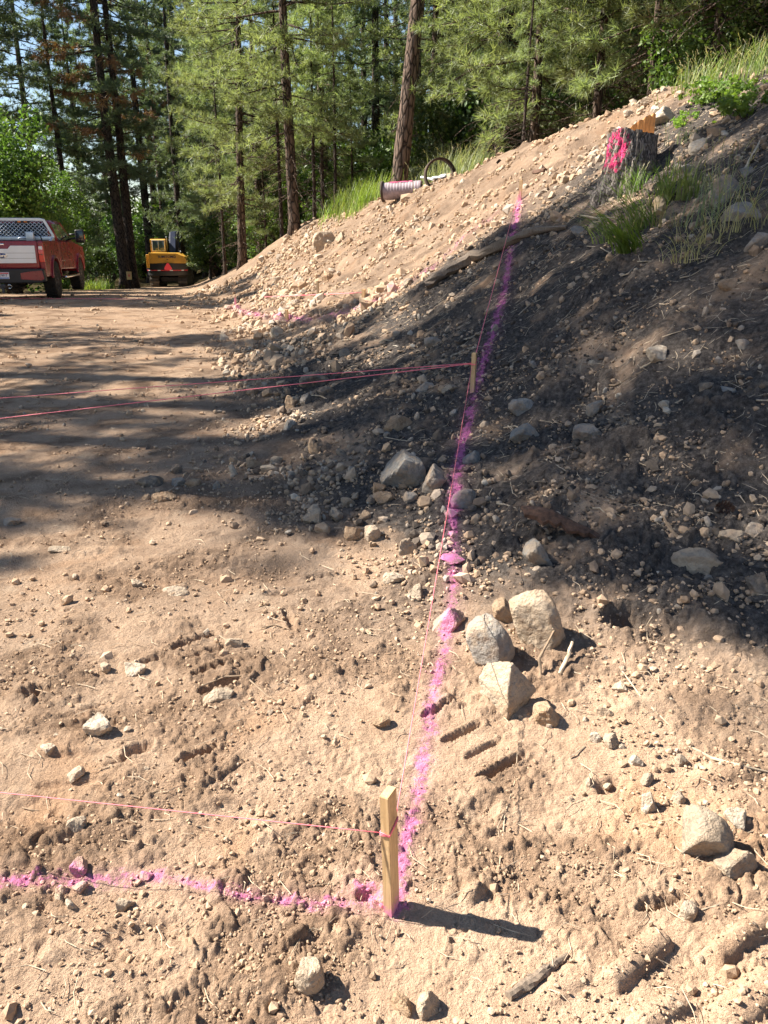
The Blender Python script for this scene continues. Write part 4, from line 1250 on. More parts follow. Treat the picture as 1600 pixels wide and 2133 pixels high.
# slab of rotten bark over the grey stone
def bark_slab():
    _t, x, y, z = hit(1165, 1120)
    rng = random.Random(8)
    V = []; nu, nv = 14, 7
    for i in range(nu):
        for j in range(nv):
            a = i / (nu - 1); b = j / (nv - 1) - .5
            px_ = (a - .5) * .36
            w = .085 * (1 - .75 * max(0, a - .45)) * (1 + .25 * rng.uniform(-1, 1))
            V.append((px_, b * w * 1.6 - px_ * .25, .075 - .17 * max(0, a - .35) - 2.2 * (b * w) ** 2 * 8 + rng.uniform(-.004, .004)))
    n = len(V)
    V2 = [(p[0], p[1] + .004, p[2] - .014 - .008 * rng.random()) for p in V]
    Fc = []
    for i in range(nu - 1):
        for j in range(nv - 1):
            a, b, c, d = i * nv + j, i * nv + j + 1, (i + 1) * nv + j + 1, (i + 1) * nv + j
            Fc += [(a, b, c, d), (n + d, n + c, n + b, n + a)]
    ring = [i * nv for i in range(nu)] + [(nu - 1) * nv + j for j in range(1, nv)] + [i * nv + nv - 1 for i in range(nu - 2, -1, -1)] + [j for j in range(nv - 2, 0, -1)]
    for i in range(len(ring)):
        a, b = ring[i], ring[(i + 1) % len(ring)]
        Fc.append((a, b, n + b, n + a))
    mb = MB(); mb.add(V + V2, Fc, False)
    o = mb.build('bark_slab', M['barkslab'], None, (x, y - .01, z + .07))
    lab(o, 'curled slab of rotten red brown bark resting on a grey stone', 'bark')
bark_slab()

# pine cone in the bank
def pine_cone():
    _t, x, y, z = hit(1505, 1070)
    o = empty('pine_cone', (x, y, z + .025))
    o.rotation_euler = (R(80), 0, R(30))
    mb = MB()
    for i in range(9):
        for k in range(8):
            a = 2 * math.pi * (k / 8 + i * .08)
            zz = -.045 + i * .011
            r = .034 * math.sin(math.pi * (i + 1.2) / 10.5)
            c, q = math.cos(a), math.sin(a)
            mb.add([(c * r * .3, q * r * .3, zz), (c * r - q * .007, q * r + c * .007, zz + .008), (c * r * 1.15, q * r * 1.15, zz + .012), (c * r + q * .007, q * r - c * .007, zz + .008)], [(0, 1, 2, 3)])
    mb.build('scales', M['barkslab'], o)
    lab(o, 'open brown pine cone lying in the dirt of the bank', 'pine cone')
pine_cone()

# dry straw, needles and root hairs lying about on the bank
def straw(n, seed):
    rng = np.random.default_rng(seed)
    r = np.exp(rng.uniform(math.log(1.4), math.log(14), n * 5)); az = rng.uniform(-R(33), R(33), n * 5)
    x, y = r * np.sin(az), r * np.cos(az)
    s = toe_dist(x, y)
    w = .06 + .6 * sstep(.3, 1.5, s) * (y < 12) + 1.2 * np.exp(-((x - 3.3) ** 2 + (y - 8.8) ** 2) / 2.2)
    k = rng.random(n * 5) < w
    x, y, r = x[k][:n], y[k][:n], r[k][:n]
    n = len(x)
    L = rng.uniform(.02, .09, n) * (1 + r * .06)
    a = rng.uniform(0, 6.3, n); wd = .0009 + .00022 * r
    p0 = np.stack([x, y, H(x, y) + .010 + .004 * r * .2], 1)
    x2, y2 = x + np.cos(a) * L, y + np.sin(a) * L
    p2 = np.stack([x2, y2, H(x2, y2) + .010 + .004 * r * .2], 1)
    pm = (p0 + p2) / 2 + np.stack([-np.sin(a), np.cos(a), np.full(n, .35)], 1) * (L * rng.uniform(-.2, .3, n))[:, None]
    sd = np.stack([-np.sin(a), np.cos(a), np.zeros(n)], 1) * wd[:, None]
    up = np.array([0, 0, 1.]) * wd[:, None]
    V = np.stack([p0 - sd, p0 + sd, p0 + up, pm - sd, pm + sd, pm + up, p2 - sd * .4, p2 + sd * .4, p2 + up * .4], 1).reshape(-1, 3)
    f = []
    for b in (0, 3):
        for q in range(3):
            f.append((b + q, b + (q + 1) % 3, b + 3 + (q + 1) % 3, b + 3 + q))
    Fa = (np.array(f)[None] + 9 * np.arange(n)[:, None, None]).reshape(-1, 4)
    return np_mesh('straw_litter', V, Fa, False)
lab(link('straw_litter', straw(2600, 3), M['root_pale']), 'dry straw and root hairs strewn over the bank', 'litter', kind='stuff')
# ------------------------------------------------------------------ stump
def stump():
    t, x, y, z = hit(1318, 392)
    o = empty('tree_stump', (x, y + .18, z - .05))
    rng = np.random.default_rng(4)
    n, m = 110, 44
    Ht = .60
    V = []; pt = []
    for i in range(m):
        zz = -.25 + (Ht + .25) * i / (m - 1)
        for k in range(n):
            a = 2 * math.pi * k / n
            fl = 1 + .34 * math.exp(-max(zz, 0) / .16) * (1 + .6 * math.sin(a * 4 + .6))
            r = .27 * fl * (1 - .10 * zz)
            V.append([r * math.cos(a), r * math.sin(a) * .95, zz])
    V = np.array(V)
    a = np.arctan2(V[:, 1], V[:, 0])
    plate = fbm(a * 4.2, V[:, 2] * 2.2, .55, 3, 5)
    ridge = np.abs(fbm(a * 5.5, V[:, 2] * 1.6 + .3 * np.sin(a * 9), .5, 2, 15))
    k = 1 + .07 * plate - .12 * np.exp(-ridge * 8)
    V[:, 0] *= k; V[:, 1] *= k
    # top edge of the saw cut slopes a little
    top = V[:, 2] > Ht - .001
    V[top, 2] += .03 * np.sin(a[top] * 2) + .015 * plate[top]
    # sprayed pink letter-like patch on the lit side
    da = (a - R(210) + math.pi) % (2 * math.pi) - math.pi
    zz = V[:, 2]
    ring = np.hypot(da / .50, (zz - .42) / .16)
    mott = fbm(a * 2.2, zz * 6, .35, 3, 91)
    pt = np.clip(1.05 - np.abs(ring - .8) / .62 + .9 * mott, 0, 1) * (np.abs(da) < .85) * (zz > .2)
    Fa = []
    for i in range(m - 1):
        for q in range(n):
            Fa.append((i * n + q, i * n + (q + 1) % n, (i + 1) * n + (q + 1) % n, (i + 1) * n + q))
    me = np_mesh('bark', V, np.array(Fa), True, {'paint': pt})
    bk = link('bark', me, M['bark_stump'], o)
    bk['label'] = 'furrowed grey bark sprayed pink on the sunlit side'
    mb = MB()
    ring = [tuple(V[(m - 1) * n + q] * np.array([.985, .985, 1]) - np.array([0, 0, .012])) for q in range(n)]
    c = (0, 0, Ht - .02)
    mb.add(ring + [c], [(q, (q + 1) % n, n) for q in range(n)], False)
    mb.build('cut_face', M['cut'], o)
    # tall splinter of hinge wood left standing at the back
    mb = MB()
    rg = random.Random(6)
    nu = 15
    F0 = []; B0 = []; F1 = []; B1 = []
    for i in range(nu):
        a_ = i / (nu - 1)
        px_ = -.07 + .30 * a_
        hgt = Ht + .03 + .17 * (a_ ** .7) + rg.uniform(-.018, .018)
        yb = .02 + rg.uniform(-.006, .006)
        F0.append((px_, yb, Ht - .06)); F1.append((px_ + .006, yb + .012, hgt))
        B0.append((px_ * .9, yb + .13, Ht - .06)); B1.append((px_ * .92, yb + .11, hgt - .03))
    V2 = F0 + F1 + B0 + B1
    Fc = []
    for i in range(nu - 1):
        Fc += [(i, i + 1, nu + i + 1, nu + i), (2 * nu + i + 1, 2 * nu + i, 3 * nu + i, 3 * nu + i + 1), (nu + i, nu + i + 1, 3 * nu + i + 1, 3 * nu + i)]
    Fc += [(0, nu, 3 * nu, 2 * nu), (nu - 1, 3 * nu - 1, 4 * nu - 1, 2 * nu - 1)]
    mb.add(V2, Fc, False)
    h = mb.build('hinge_wood', M['hinge'], o)
    h['label'] = 'splintered orange wood standing above the saw cut'
    lab(o, 'cut tree stump with pink paint on its bark and splintered orange wood', 'stump')
stump()

# ------------------------------------------------------------------ grasses and weeds
def blades(n, hgt, spread, width, droop, seed, lean=(0, 0), heads=0., segs=5):
    rng = np.random.default_rng(seed)
    bx = rng.normal(0, spread, n); by = rng.normal(0, spread, n)
    az = rng.uniform(0, 2 * math.pi, n)
    L = hgt * rng.uniform(.45, 1.1, n)
    dr = droop * rng.uniform(.4, 1.4, n)
    w = width * rng.uniform(.6, 1.3, n)
    ts = np.linspace(0, 1, segs + 1)
    V = np.zeros((n, segs + 1, 2, 3))
    sx, sy = -np.sin(az), np.cos(az)
    for j, t in enumerate(ts):
        out = L * dr * t ** 1.8
        cz = L * (t - .35 * dr * t ** 2.4)
        cx = bx + np.cos(az) * out + lean[0] * L * t ** 1.5
        cy = by + np.sin(az) * out + lean[1] * L * t ** 1.5
        ww = w * (1 - t) ** .6 + .0004
        for q, s in ((0, -1), (1, 1)):
            V[:, j, q] = np.stack([cx + s * sx * ww * .5, cy + s * sy * ww * .5, cz], 1)
    base = np.arange(n)[:, None] * (segs + 1) * 2
    Fq = []
    for j in range(segs):
        Fq.append(np.stack([base[:, 0] + 2 * j, base[:, 0] + 2 * j + 1, base[:, 0] + 2 * j + 3, base[:, 0] + 2 * j + 2], 1))
    V = V.reshape(-1, 3); Fq = np.concatenate(Fq)
    return V, Fq

def heads(V, n, segs, size, seed, frac):
    """seed heads on the tips of some stems"""
    rng = np.random.default_rng(seed)
    Vh = []; Fh = []
    for i in range(n):
        if rng.random() > frac: continue
        tip = V[i * (segs + 1) * 2 + 2 * segs]
        prev = V[i * (segs + 1) * 2 + 2 * segs - 4]
        d = tip - prev
        d /= max(np.linalg.norm(d), 1e-6)
        for k in range(7):
            c = tip - d * size * k * .16
            e = rng.normal(size=3); e -= d * e.dot(d); e /= np.linalg.norm(e)
            b = len(Vh)
            Vh += [c, c + e * size * .10 + d * size * .1, c + d * size * .26]
            Fh.append((b, b + 1, b + 2, b + 2))
    return np.array(Vh).reshape(-1, 3), Fh

def clump(u, v, hgt, n, spread, width, droop, mat, seed, label, lean=(0, 0), name='grass_clump', cat='grass', group=None, hd=0., xyz=None):
    if xyz is None: t, x, y, z = hit(u, v)
    else: x, y, z = xyz
    V, Fq = blades(n, hgt, spread, width, droop, seed, lean)
    # set each blade on the ground under it
    if spread > .12:
        k = 12
        b0 = V.reshape(n, k, 3)
        bx, by = b0[:, 0].mean(1) * 0 + b0[:, :2, 0].mean(1), b0[:, :2, 1].mean(1)
        dz = H(bx + x, by + y) - z
        b0[:, :, 2] += dz[:, None]
        V = b0.reshape(-1, 3)
    o = link(name, np_mesh(name, V, Fq, False), M[mat], None, (x, y, z - .015))
    if hd > 0:
        Vh, Fh = heads(V, n, 5, .09, seed + 1, hd)
        if len(Fh):
            Fh = np.array(Fh)[:, :3]
            h = link('seed_heads', np_mesh('seed_heads', Vh, Fh, False), M['grass_dry'], o)
            h['kind'] = 'stuff'
    lab(o, label, cat, group)
    return o

clump(1385, 425, .46, 90, .05, .010, .55, 'grass', 1, 'tall bright green grass tuft just below the stump', (-.1, -.1))
clump(1430, 415, .42, 80, .06, .009, .5, 'grass', 2, 'green grass tuft right of the tuft below the stump', (.05, 0))
clump(1325, 400, .34, 60, .06, .009, .7, 'grass', 3, 'short green grass at the foot of the stump', (-.3, -.1))
clump(1345, 478, .50, 80, .07, .009, .9, 'grass', 4, 'sprawling grass tuft with dry blades on the overhang', (-.7, -.2))
clump(1318, 525, .46, 120, .07, .011, .8, 'grass', 5, 'fallen green grass tuft hanging down the bank', (-.9, -.35))
clump(1270, 505, .30, 40, .06, .008, 1., 'grass', 6, 'thin grass tuft flattened on the dark soil', (-.8, -.3))
clump(1475, 470, .50, 30, .10, .007, .6, 'grass_pale', 7, 'pale thin grass tuft beside the leaning slab', (.1, -.1), hd=.3)
clump(1410, 470, .30, 50, .12, .006, .8, 'grass_dry', 8, 'matted straw coloured grass on the overhang', (0, -.3))
clump(1480, 505, .30, 50, .12, .006, .8, 'grass_dry', 9, 'matted straw coloured grass under the leaning slab', (0, -.4))
clump(1440, 545, .34, 40, .12, .006, 1.1, 'grass_dry', 10, 'dry roots and straw hanging from the overhang', (-.2, -.6))
clump(1500, 440, .60, 30, .12, .006, .35, 'grass_pale', 12, 'few tall thin stems rising before the leaning slab', (.05, 0), hd=.5)
clump(1300, 420, .55, 16, .10, .006, .35, 'grass_pale', 13, 'few tall thin stems rising before the stump', (.1, 0), hd=.4)
clump(1545, 480, .45, 50, .12, .006, .8, 'grass_dry', 14, 'dry grass tuft hanging over the broad jutting rock', (-.2, -.4))
clump(1425, 300, .34, 30, .1, .006, .5, 'grass_pale', 15, 'thin pale stems in the dark soil right of the stump', (.1, 0), hd=.3)
# pale oat-like weeds in the sun along the crest, clump by clump
rngG = random.Random(12)
for i, (u, v, n, hh) in enumerate([(1428, 178, 60, .42), (1462, 172, 70, .5), (1500, 165, 70, .5), (1535, 158, 70, .52), (1570, 150, 60, .5), (1598, 145, 60, .55), (1448, 150, 40, .5), (1520, 135, 50, .55), (1585, 128, 50, .6)]):
    clump(u, v + 6, hh, n, .16, .011, .5, 'grass_pale' if i % 2 else 'grass', 40 + i, ORD[i] + ' sunlit weed tuft along the top of the bank, counting from the stump side', (.0, .05), 'weed_tuft', 'weeds', 'weeds along the crest', hd=.35)
for i, (u, t, n, hh) in enumerate([(700, 22.6, 120, .75), (722, 21.8, 140, .85), (745, 21.2, 140, .8), (768, 20.6, 120, .8), (785, 21.5, 120, .9), (735, 23.5, 120, 1.), (760, 23., 120, .9)]):
    clump(0, 0, hh, n, .26, .018, .45, 'grass', 60 + i, ORD[i] + ' tall bright green grass tuft behind the crest, counting towards the pipe', (.05, 0), 'grass_clump', 'grass', 'tall grass behind the pipe', xyz=at(u, t))
for i, (u, t, n, hh) in enumerate([(905, 18.8, 90, .7), (935, 18.2, 120, .8), (960, 17.6, 120, .85), (985, 17.2, 120, .8), (1010, 17., 90, .7), (950, 19.5, 120, .9), (1000, 18.6, 110, .8)]):
    clump(0, 0, hh, n, .3, .014, .5, 'grass_pale', 70 + i, ORD[i] + ' silvery grass tuft at the forest edge, counting from the round collar', (.05, 0), 'grass_clump', 'grass', 'silvery grass at the forest edge', xyz=at(u, t), hd=.2)
for i, (u, t, n, hh) in enumerate([(1195, 16.5, 50, .35), (1225, 15.6, 50, .4), (1210, 17.5, 50, .45), (1065, 16.6, 30, .25), (1045, 16.8, 40, .3)]):
    clump(0, 0, hh, n, .22, .012, .5, 'grass', 80 + i, ORD[i] + ' low green grass tuft under the pines on the crest', (.05, 0), 'grass_clump', 'grass', 'low grass under the pines', xyz=at(u, t))
for i, (u, t, n, hh) in enumerate([(190, 40, 120, .6), (205, 41, 120, .7), (225, 42, 120, .6), (180, 42, 100, .6), (215, 44, 120, .7)]):
    clump(0, 0, hh, n, .3, .03, .5, 'grass', 90 + i, ORD[i] + ' green grass tuft at the road edge behind the pickup', (.05, 0), 'grass_clump', 'grass', 'grass behind the pickup', xyz=at(u, t))

def leaves(n, cen, rad, size, seed, shell=.5, up=.3, clumps=26):
    """leaf quads gathered in clumps inside an ellipsoid"""
    rng = np.random.default_rng(seed)
    d = rng.normal(size=(clumps, 3)); d /= np.linalg.norm(d, axis=1)[:, None]
    cc = d * (rng.random((clumps, 1)) ** .45) * np.array(rad)
    which = rng.integers(0, clumps, n)
    cr = rng.uniform(.16, .36, clumps)
    off = rng.normal(size=(n, 3)); off /= np.linalg.norm(off, axis=1)[:, None]
    off *= (rng.random((n, 1)) ** .5)
    p = cc[which] + off * (cr[which])[:, None] * np.array(rad) * 1.1 + np.array(cen)
    nrm = rng.normal(size=(n, 3)) + np.array([0, 0, up])
    nrm /= np.linalg.norm(nrm, axis=1)[:, None]
    t = np.cross(nrm, rng.normal(size=(n, 3))); t /= np.linalg.norm(t, axis=1)[:, None]
    b = np.cross(nrm, t)
    s = size * rng.uniform(.6, 1.3, (n, 1))
    V = np.stack([p - t * s * .5, p + b * s * .32 + nrm * s * .08, p + t * s * .55, p - b * s * .32 + nrm * s * .08], 1).reshape(-1, 3)
    Fq = np.arange(4 * n).reshape(n, 4)
    return V, Fq, cc + np.array(cen)

BUSH = {}
def bush_proto(key, n, rad, size, mat, seed, clumps=26):
    V, Fq, cc = leaves(n, (0, 0, rad[2] * .95), rad, size, seed, clumps=clumps)
    keep = V.reshape(-1, 4, 3)[:, :, 2].min(1) > 0
    Fq = Fq[keep]
    me = np_mesh('foliage', V, Fq, False); me.materials.append(M[mat])
    mb = MB()
    rg = random.Random(seed)
    for c in cc[:14]:
        m_ = Vector(c)
        mb.tube([(rg.uniform(-.1, .1) * rad[0], rg.uniform(-.1, .1) * rad[1], -.1), (m_.x * .35, m_.y * .35, m_.z * .5), tuple(m_)], [.018 * rad[2], .012 * rad[2], .004 * rad[2]], 5)
    ms = mb.mesh('stem'); ms.materials.append(M['bark_dark'])
    BUSH[key] = (me, ms)

def bush(key, xyz, sc, rz, label, cat='shrub', name='shrub', group=None):
    o = empty(name, xyz, rz)
    o.scale = (sc, sc, sc) if not hasattr(sc, '__len__') else sc
    a = link('foliage', BUSH[key][0], None, o)
    b = link('stem', BUSH[key][1], None, o)
    lab(o, label, cat, group)
    return o

M['weed'] = mat_leaf('weed_leaves', [(.10, .17, .03), (.15, .24, .045), (.22, .30, .07)], .45)
bush_proto('a', 5200, (1.3, 1.3, 1.3), .11, 'leaf', 3, 30)
bush_proto('b', 5200, (1.2, 1.2, 1.5), .10, 'leaf', 5, 36)
bush_proto('dark', 6500, (1.5, 1.3, 1.6), .10, 'leaf_dark', 7, 34)
bush_proto('grey', 4200, (1., 1., .9), .07, 'leaf_grey', 9, 28)
bush_proto('tree', 15000, (2.6, 2.4, 3.7), .16, 'leaf', 11, 60)
bush_proto('low', 260, (.36, .36, .2), .075, 'weed', 13, 16)

# leafy weeds on the sunny top of the bank
for i, (u, v, sc) in enumerate([(1455, 222, .8), (1500, 215, .9), (1535, 205, .7), (1555, 245, .8), (1510, 248, .9), (1478, 192, .6), (1570, 205, .6), (1425, 262, .55)]):
    t, x, y, z = hit(u, v)
    bush('low', (x, y, z - .05), sc, i * 1.3, ORD[i] + ' leafy green weed above the stump, counting away from it', 'weeds', 'leafy_weed', 'leafy weeds above the stump')

# ------------------------------------------------------------------ pines
def tuft_mesh(C, D, Sc, m, rng, L=.2, w=.012, spread=.75, droop=.0):
    n = len(C)
    d = D[:, None, :] * .75 + rng.normal(size=(n, m, 3)) * spread
    d /= np.linalg.norm(d, axis=2)[:, :, None]
    ln = (Sc[:, None] * L * rng.uniform(.6, 1.1, (n, m)))[:, :, None]
    sd = np.cross(d, rng.normal(size=(n, m, 3))); sd /= np.linalg.norm(sd, axis=2)[:, :, None]
    c = C[:, None, :] + D[:, None, :] * (rng.uniform(-.35, .2, (n, m)) * (Sc * L)[:, None])[:, :, None]
    tip = c + d * ln
    tip[:, :, 2] -= droop * ln[:, :, 0]
    ww = w * Sc[:, None, None]
    V = np.stack([c - sd * ww * .5, c + sd * ww * .5, tip], 2).reshape(-1, 3)
    return V, np.arange(len(V)).reshape(-1, 3)

TREE = {}
def pine_proto(key, Ht, r0, c0, Rc, nb, ntuft, m, mat, bark, seed, L=.2, w=.013, dead=20, shape='round', dead_part=0., bend=.0, gap=0.):
    rg = random.Random(seed); rng = np.random.default_rng(seed)
    # trunk
    pts = []; rad = []
    N = 22
    ph = rg.uniform(0, 6.3)
    for i in range(N + 1):
        f = i / N
        pts.append(Vector((bend * f * f * Ht * .1 + .10 * r0 / .2 * math.sin(ph + f * 5) * f, .10 * r0 / .2 * math.cos(ph * 1.3 + f * 4) * f, -.3 + (Ht + .3) * f)))
        rad.append(r0 * ((1 - f) ** .8 * .95 + .05) * (1 + .55 * math.exp(-max(0, f * Ht) / .35)))
    mb = MB()
    mb.tube(pts, rad, 14, jit=.07, rng=rg)
    def tp(z):
        f = min(max((z + .3) / (Ht + .3), 0), 1) * N
        i = min(int(f), N - 1)
        return pts[i].lerp(pts[i + 1], f - i)
    C = []; D = []; Sc = []
    Cd = []; Dd = []; Sd = []
    for b in range(nb):
        f = (b + rg.random()) / nb
        z = Ht * (c0 + (0.985 - c0) * f)
        if shape == 'cone': rl = Rc * (1 - f) ** .85 + .15
        else: rl = Rc * (.55 + .6 * math.sin(math.pi * min(1, f * .9 + .18))) * (1 - .75 * max(0, f - .72) / .28)
        rl *= rg.uniform(.6, 1.12)
        if gap and rg.random() < gap: continue
        az = rg.uniform(0, 2 * math.pi)
        el = rg.uniform(-.25, .15) + .75 * max(0, f - .55)
        p = tp(z); bp = [p]
        d = Vector((math.cos(az) * math.cos(el), math.sin(az) * math.cos(el), math.sin(el)))
        ns = 6
        for k in range(ns):
            d = (d + Vector((rg.uniform(-.16, .16), rg.uniform(-.16, .16), (.10 if k > 2 else -.06) + rg.uniform(-.08, .08)))).normalized()
            p = p + d * rl / ns
            bp.append(p)
        br = max(.010, .030 * rl / 2.2)
        mb.tube(bp, [br * (1 - .8 * k / ns) for k in range(ns + 1)], 5, cap=False)
        nt = max(3, int(ntuft * (.5 + .6 * rl / Rc)))
        isd = rg.random() < dead_part
        for k in range(nt):
            q = rg.random() ** .75
            q = .22 + .78 * q
            i = min(int(q * ns), ns - 1)
            base = bp[i].lerp(bp[i + 1], q * ns - i)
            dd = (bp[i + 1] - bp[i]).normalized()
            side = Vector((-dd.y, dd.x, 0)) * rg.choice((-1, 1))
            tw = (dd * rg.uniform(.2, .9) + side * rg.uniform(.2, 1.1) + Vector((0, 0, rg.uniform(-.3, .55)))).normalized()
            tl = rl * rg.uniform(.05, .30) * (1.15 - q * .6)
            e = base + tw * tl
            if k % 3 == 0:
                mb.tube([base, e], [.010, .005], 3, cap=False)
            tgt = (Cd, Dd, Sd) if isd else (C, D, Sc)
            tgt[0].append(e[:]); tgt[1].append((tw + Vector((0, 0, .25))).normalized()[:]); tgt[2].append(rg.uniform(.75, 1.25))
    # bare dead twigs under the crown
    for b in range(dead):
        z = Ht * c0 * rg.uniform(.12, 1.15) + .3
        az = rg.uniform(0, 6.3)
        l = Rc * rg.uniform(.25, .75)
        p = tp(z)
        d = Vector((math.cos(az), math.sin(az), rg.uniform(-.35, .1))).normalized()
        bp = [p]
        for k in range(4):
            d = (d + Vector((rg.uniform(-.2, .2), rg.uniform(-.2, .2), rg.uniform(-.3, .1)))).normalized()
            p = p + d * l / 4
            bp.append(p)
            if k > 0:
                e = p + Vector((rg.uniform(-1, 1), rg.uniform(-1, 1), rg.uniform(-.9, .4))) * l * .22
                mb.tube([p, e], [.006, .003], 3, cap=False)
        mb.tube(bp, [.014, .011, .009, .006, .003], 4, cap=False)
    me = mb.mesh('trunk'); me.materials.append(M[bark])
    parts = [('trunk', me)]
    V, Fq = tuft_mesh(np.array(C), np.array(D), np.array(Sc), m, rng, L, w)
    mc = np_mesh('crown', V, Fq, False); mc.materials.append(M[mat])
    parts.append(('crown', mc))
    if len(Cd):
        V, Fq = tuft_mesh(np.array(Cd), np.array(Dd), np.array(Sd), m, rng, L, w, droop=.4)
        mc = np_mesh('dead_needles', V, Fq, False); mc.materials.append(M['needle_dead'])
        parts.append(('dead_needles', mc))
    TREE[key] = parts

def tree(key, xyz, sc, rz, label, lean=(0, 0), group=None, name='pine_tree', cat='tree'):
    o = empty(name, (xyz[0], xyz[1], xyz[2] - .05), rz)
    o.rotation_euler = (R(lean[0]), R(lean[1]), rz)
    o.rotation_mode = 'ZYX' if False else 'XYZ'
    o.scale = (sc, sc, sc) if not hasattr(sc, '__len__') else sc
    for nm, me in TREE[key]:
        link(nm, me, None, o)
    lab(o, label, cat, group)
    return o

pine_proto('young', 11., .095, .13, 2.0, 74, 30, 20, 'needle', 'bark', 3, .25, .018, 44)
pine_proto('young2', 12., .11, .12, 2.2, 78, 30, 20, 'needle', 'bark', 4, .25, .018, 50, bend=.6)
pine_proto('mid', 15., .19, .20, 2.4, 84, 28, 15, 'needle', 'bark', 5, .27, .024, 34)
pine_proto('mid2', 16., .20, .16, 2.5, 88, 28, 15, 'needle', 'bark', 6, .27, .024, 30, bend=-.5)
pine_proto('tall', 24., .30, .24, 2.9, 96, 26, 16, 'needle_dark', 'bark_dark', 7, .34, .040, 24, gap=.10)
pine_proto('tall2', 26., .30, .30, 3.2, 94, 28, 16, 'needle_dark', 'bark_dark', 8, .34, .040, 24, gap=.12)
pine_proto('fir', 22., .26, .06, 2.9, 130, 22, 14, 'needle_dark', 'bark_dark', 9, .28, .038, 10, shape='cone')
pine_proto('rusty', 24., .32, .30, 2.7, 90, 22, 14, 'needle_dark', 'bark_dark', 10, .34, .036, 50, dead_part=.5, gap=.12)
pine_proto('bare', 26., .33, .62, 3.0, 50, 24, 14, 'needle', 'bark_big', 11, .32, .034, 16)
pine_proto('thin', 9., .07, .30, 1.1, 36, 18, 16, 'needle', 'bark_dark', 12, .24, .018, 40)
pine_proto('shade', 23., .32, .26, 2.7, 100, 32, 12, 'needle_dark', 'bark_dark', 13, .32, .040, 14, gap=.2)
pine_proto('shade_high', 25., .32, .62, 3.0, 50, 24, 12, 'needle_dark', 'bark_dark', 14, .32, .040, 14)

def T(key, u, t, sc, rz, label, lean=(0, 0), group=None, **kw):
    return tree(key, at(u, t), sc, rz, label, lean, group, **kw)

# trees one can pick out
T('bare', 826, 21.6, .70, .4, 'big leaning pine with thick plated trunk beside the pipe', (0, 7.0))
T('bare', 872, 27., .62, 2.2, 'pine trunk standing close behind the big leaning pine', (0, 3.))
T('mid', 614, 25.2, .95, .9, 'straight pine on the crest of the far bank with reddish trunk', (0, -1.2))
T('mid2', 506, 31., .88, 2.1, 'leaning pine at the end of the far bank', (0, -4))
T('young2', 1108, 18.2, 1.05, .3, 'bushy pine with low boughs beside the short bent sapling', (0, -1))
T('young', 1236, 16.4, 1.0, 1.9, 'slim dark pine standing at the crest above the sunlit bank', (0, .8))
T('young', 1350, 14.2, .9, 3.3, 'pine behind the stump with low grey twigs', (0, .5))
T('young2', 1035, 21.0, .95, 4.1, 'bushy pine at the forest edge behind the silvery grass', (0, 0))
T('young', 1180, 27., 1.15, 5.0, 'pine between the bushy pine and the slim dark pine', (0, 0))
T('young2', 1290, 20.5, 1.2, 2.6, 'tall pine back of the slim dark pine', (0, 0))
T('young', 1475, 13.0, .9, .8, 'pine with drooping boughs above the crest weeds', (0, 0))
T('young2', 1620, 12.2, .9, 1.2, 'pine at the edge of the picture over the crest weeds', (0, 0))
T('thin', 1087, 15.2, .5, .5, 'short bent pine sapling before the bushy pine', (0, 2))
T('thin', 656, 27., 1., 1.1, 'thin pine right of the straight pine on the far crest', (0, 1))
T('thin', 674, 27.8, 1.05, 2.7, 'second thin pine right of the straight pine on the far crest', (0, 0))
T('thin', 700, 26.0, .9, 3.9, 'thin dark pine at the edge of the tall green grass', (0, 0))
T('thin', 588, 29., 1.1, .2, 'thin dark pine just behind the straight pine', (0, 0))
T('thin', 470, 35., 1.1, 4.2, 'thin pine at the low end of the far bank', (0, 0))
T('rusty', 264, 45., 1.0, .3, 'dark pine with patches of rust red dead needles, twin of a close pair', (0, -1))
T('tall', 279, 46., .95, 1.8, 'dark pine right behind the rust patched pine', (0, 0))
T('bare', 352, 64., .95, 1.1, 'pine with a long clean sunlit trunk in the gap', (0, 0))
T('rusty', 318, 60., 1.05, 2.5, 'far pine with rust red boughs above the clean trunk gap', (0, 0))
T('tall2', 15, 43., .95, .2, 'sparse pine at the picture edge above the leafy tree', (0, 0))
T('tall', 45, 45., 1.0, 2.9, 'sparse pine just inside the picture edge', (0, 0))
T('tall2', 100, 62., 1.05, 4.4, 'sparse pine in front of the bright sky gap', (0, 0))
T('mid2', 430, 58., 1.2, 4.0, 'full green pine above the excavator', (0, 0))
T('mid', 545, 38., 1.08, 5.1, 'full green pine between the leaning and the straight pine', (0, 0))
T('mid2', 680, 34., 1.05, .7, 'full green pine behind the two thin pines', (0, 0))
T('mid', 470, 48., 1.1, 1.7, 'pine filling the forest behind the leaning pine', (0, 0))
T('fir', 385, 55., .9, .7, 'dark conical fir behind the excavator', (0, 0), name='fir_tree')
T('fir', 160, 46., .8, 1.7, 'dark conical fir behind the pickup', (0, 0), name='fir_tree')
T('fir', 760, 40., .8, 2.7, 'dark conical fir left of the leaning pine', (0, 0), name='fir_tree')
T('fir', 820, 46., .95, 3.7, 'dark conical fir behind the leaning pine', (0, 0), name='fir_tree')
T('tall', 785, 37., .8, 5.3, 'tall dark pine trunk left of the leaning pine', (0, 0))
T('fir', 920, 34., .75, .9, 'dark conical fir right of the leaning pine', (0, 0), name='fir_tree')
T('tall2', 960, 30., .8, 1.9, 'tall dark pine right of the leaning pine', (0, 0))
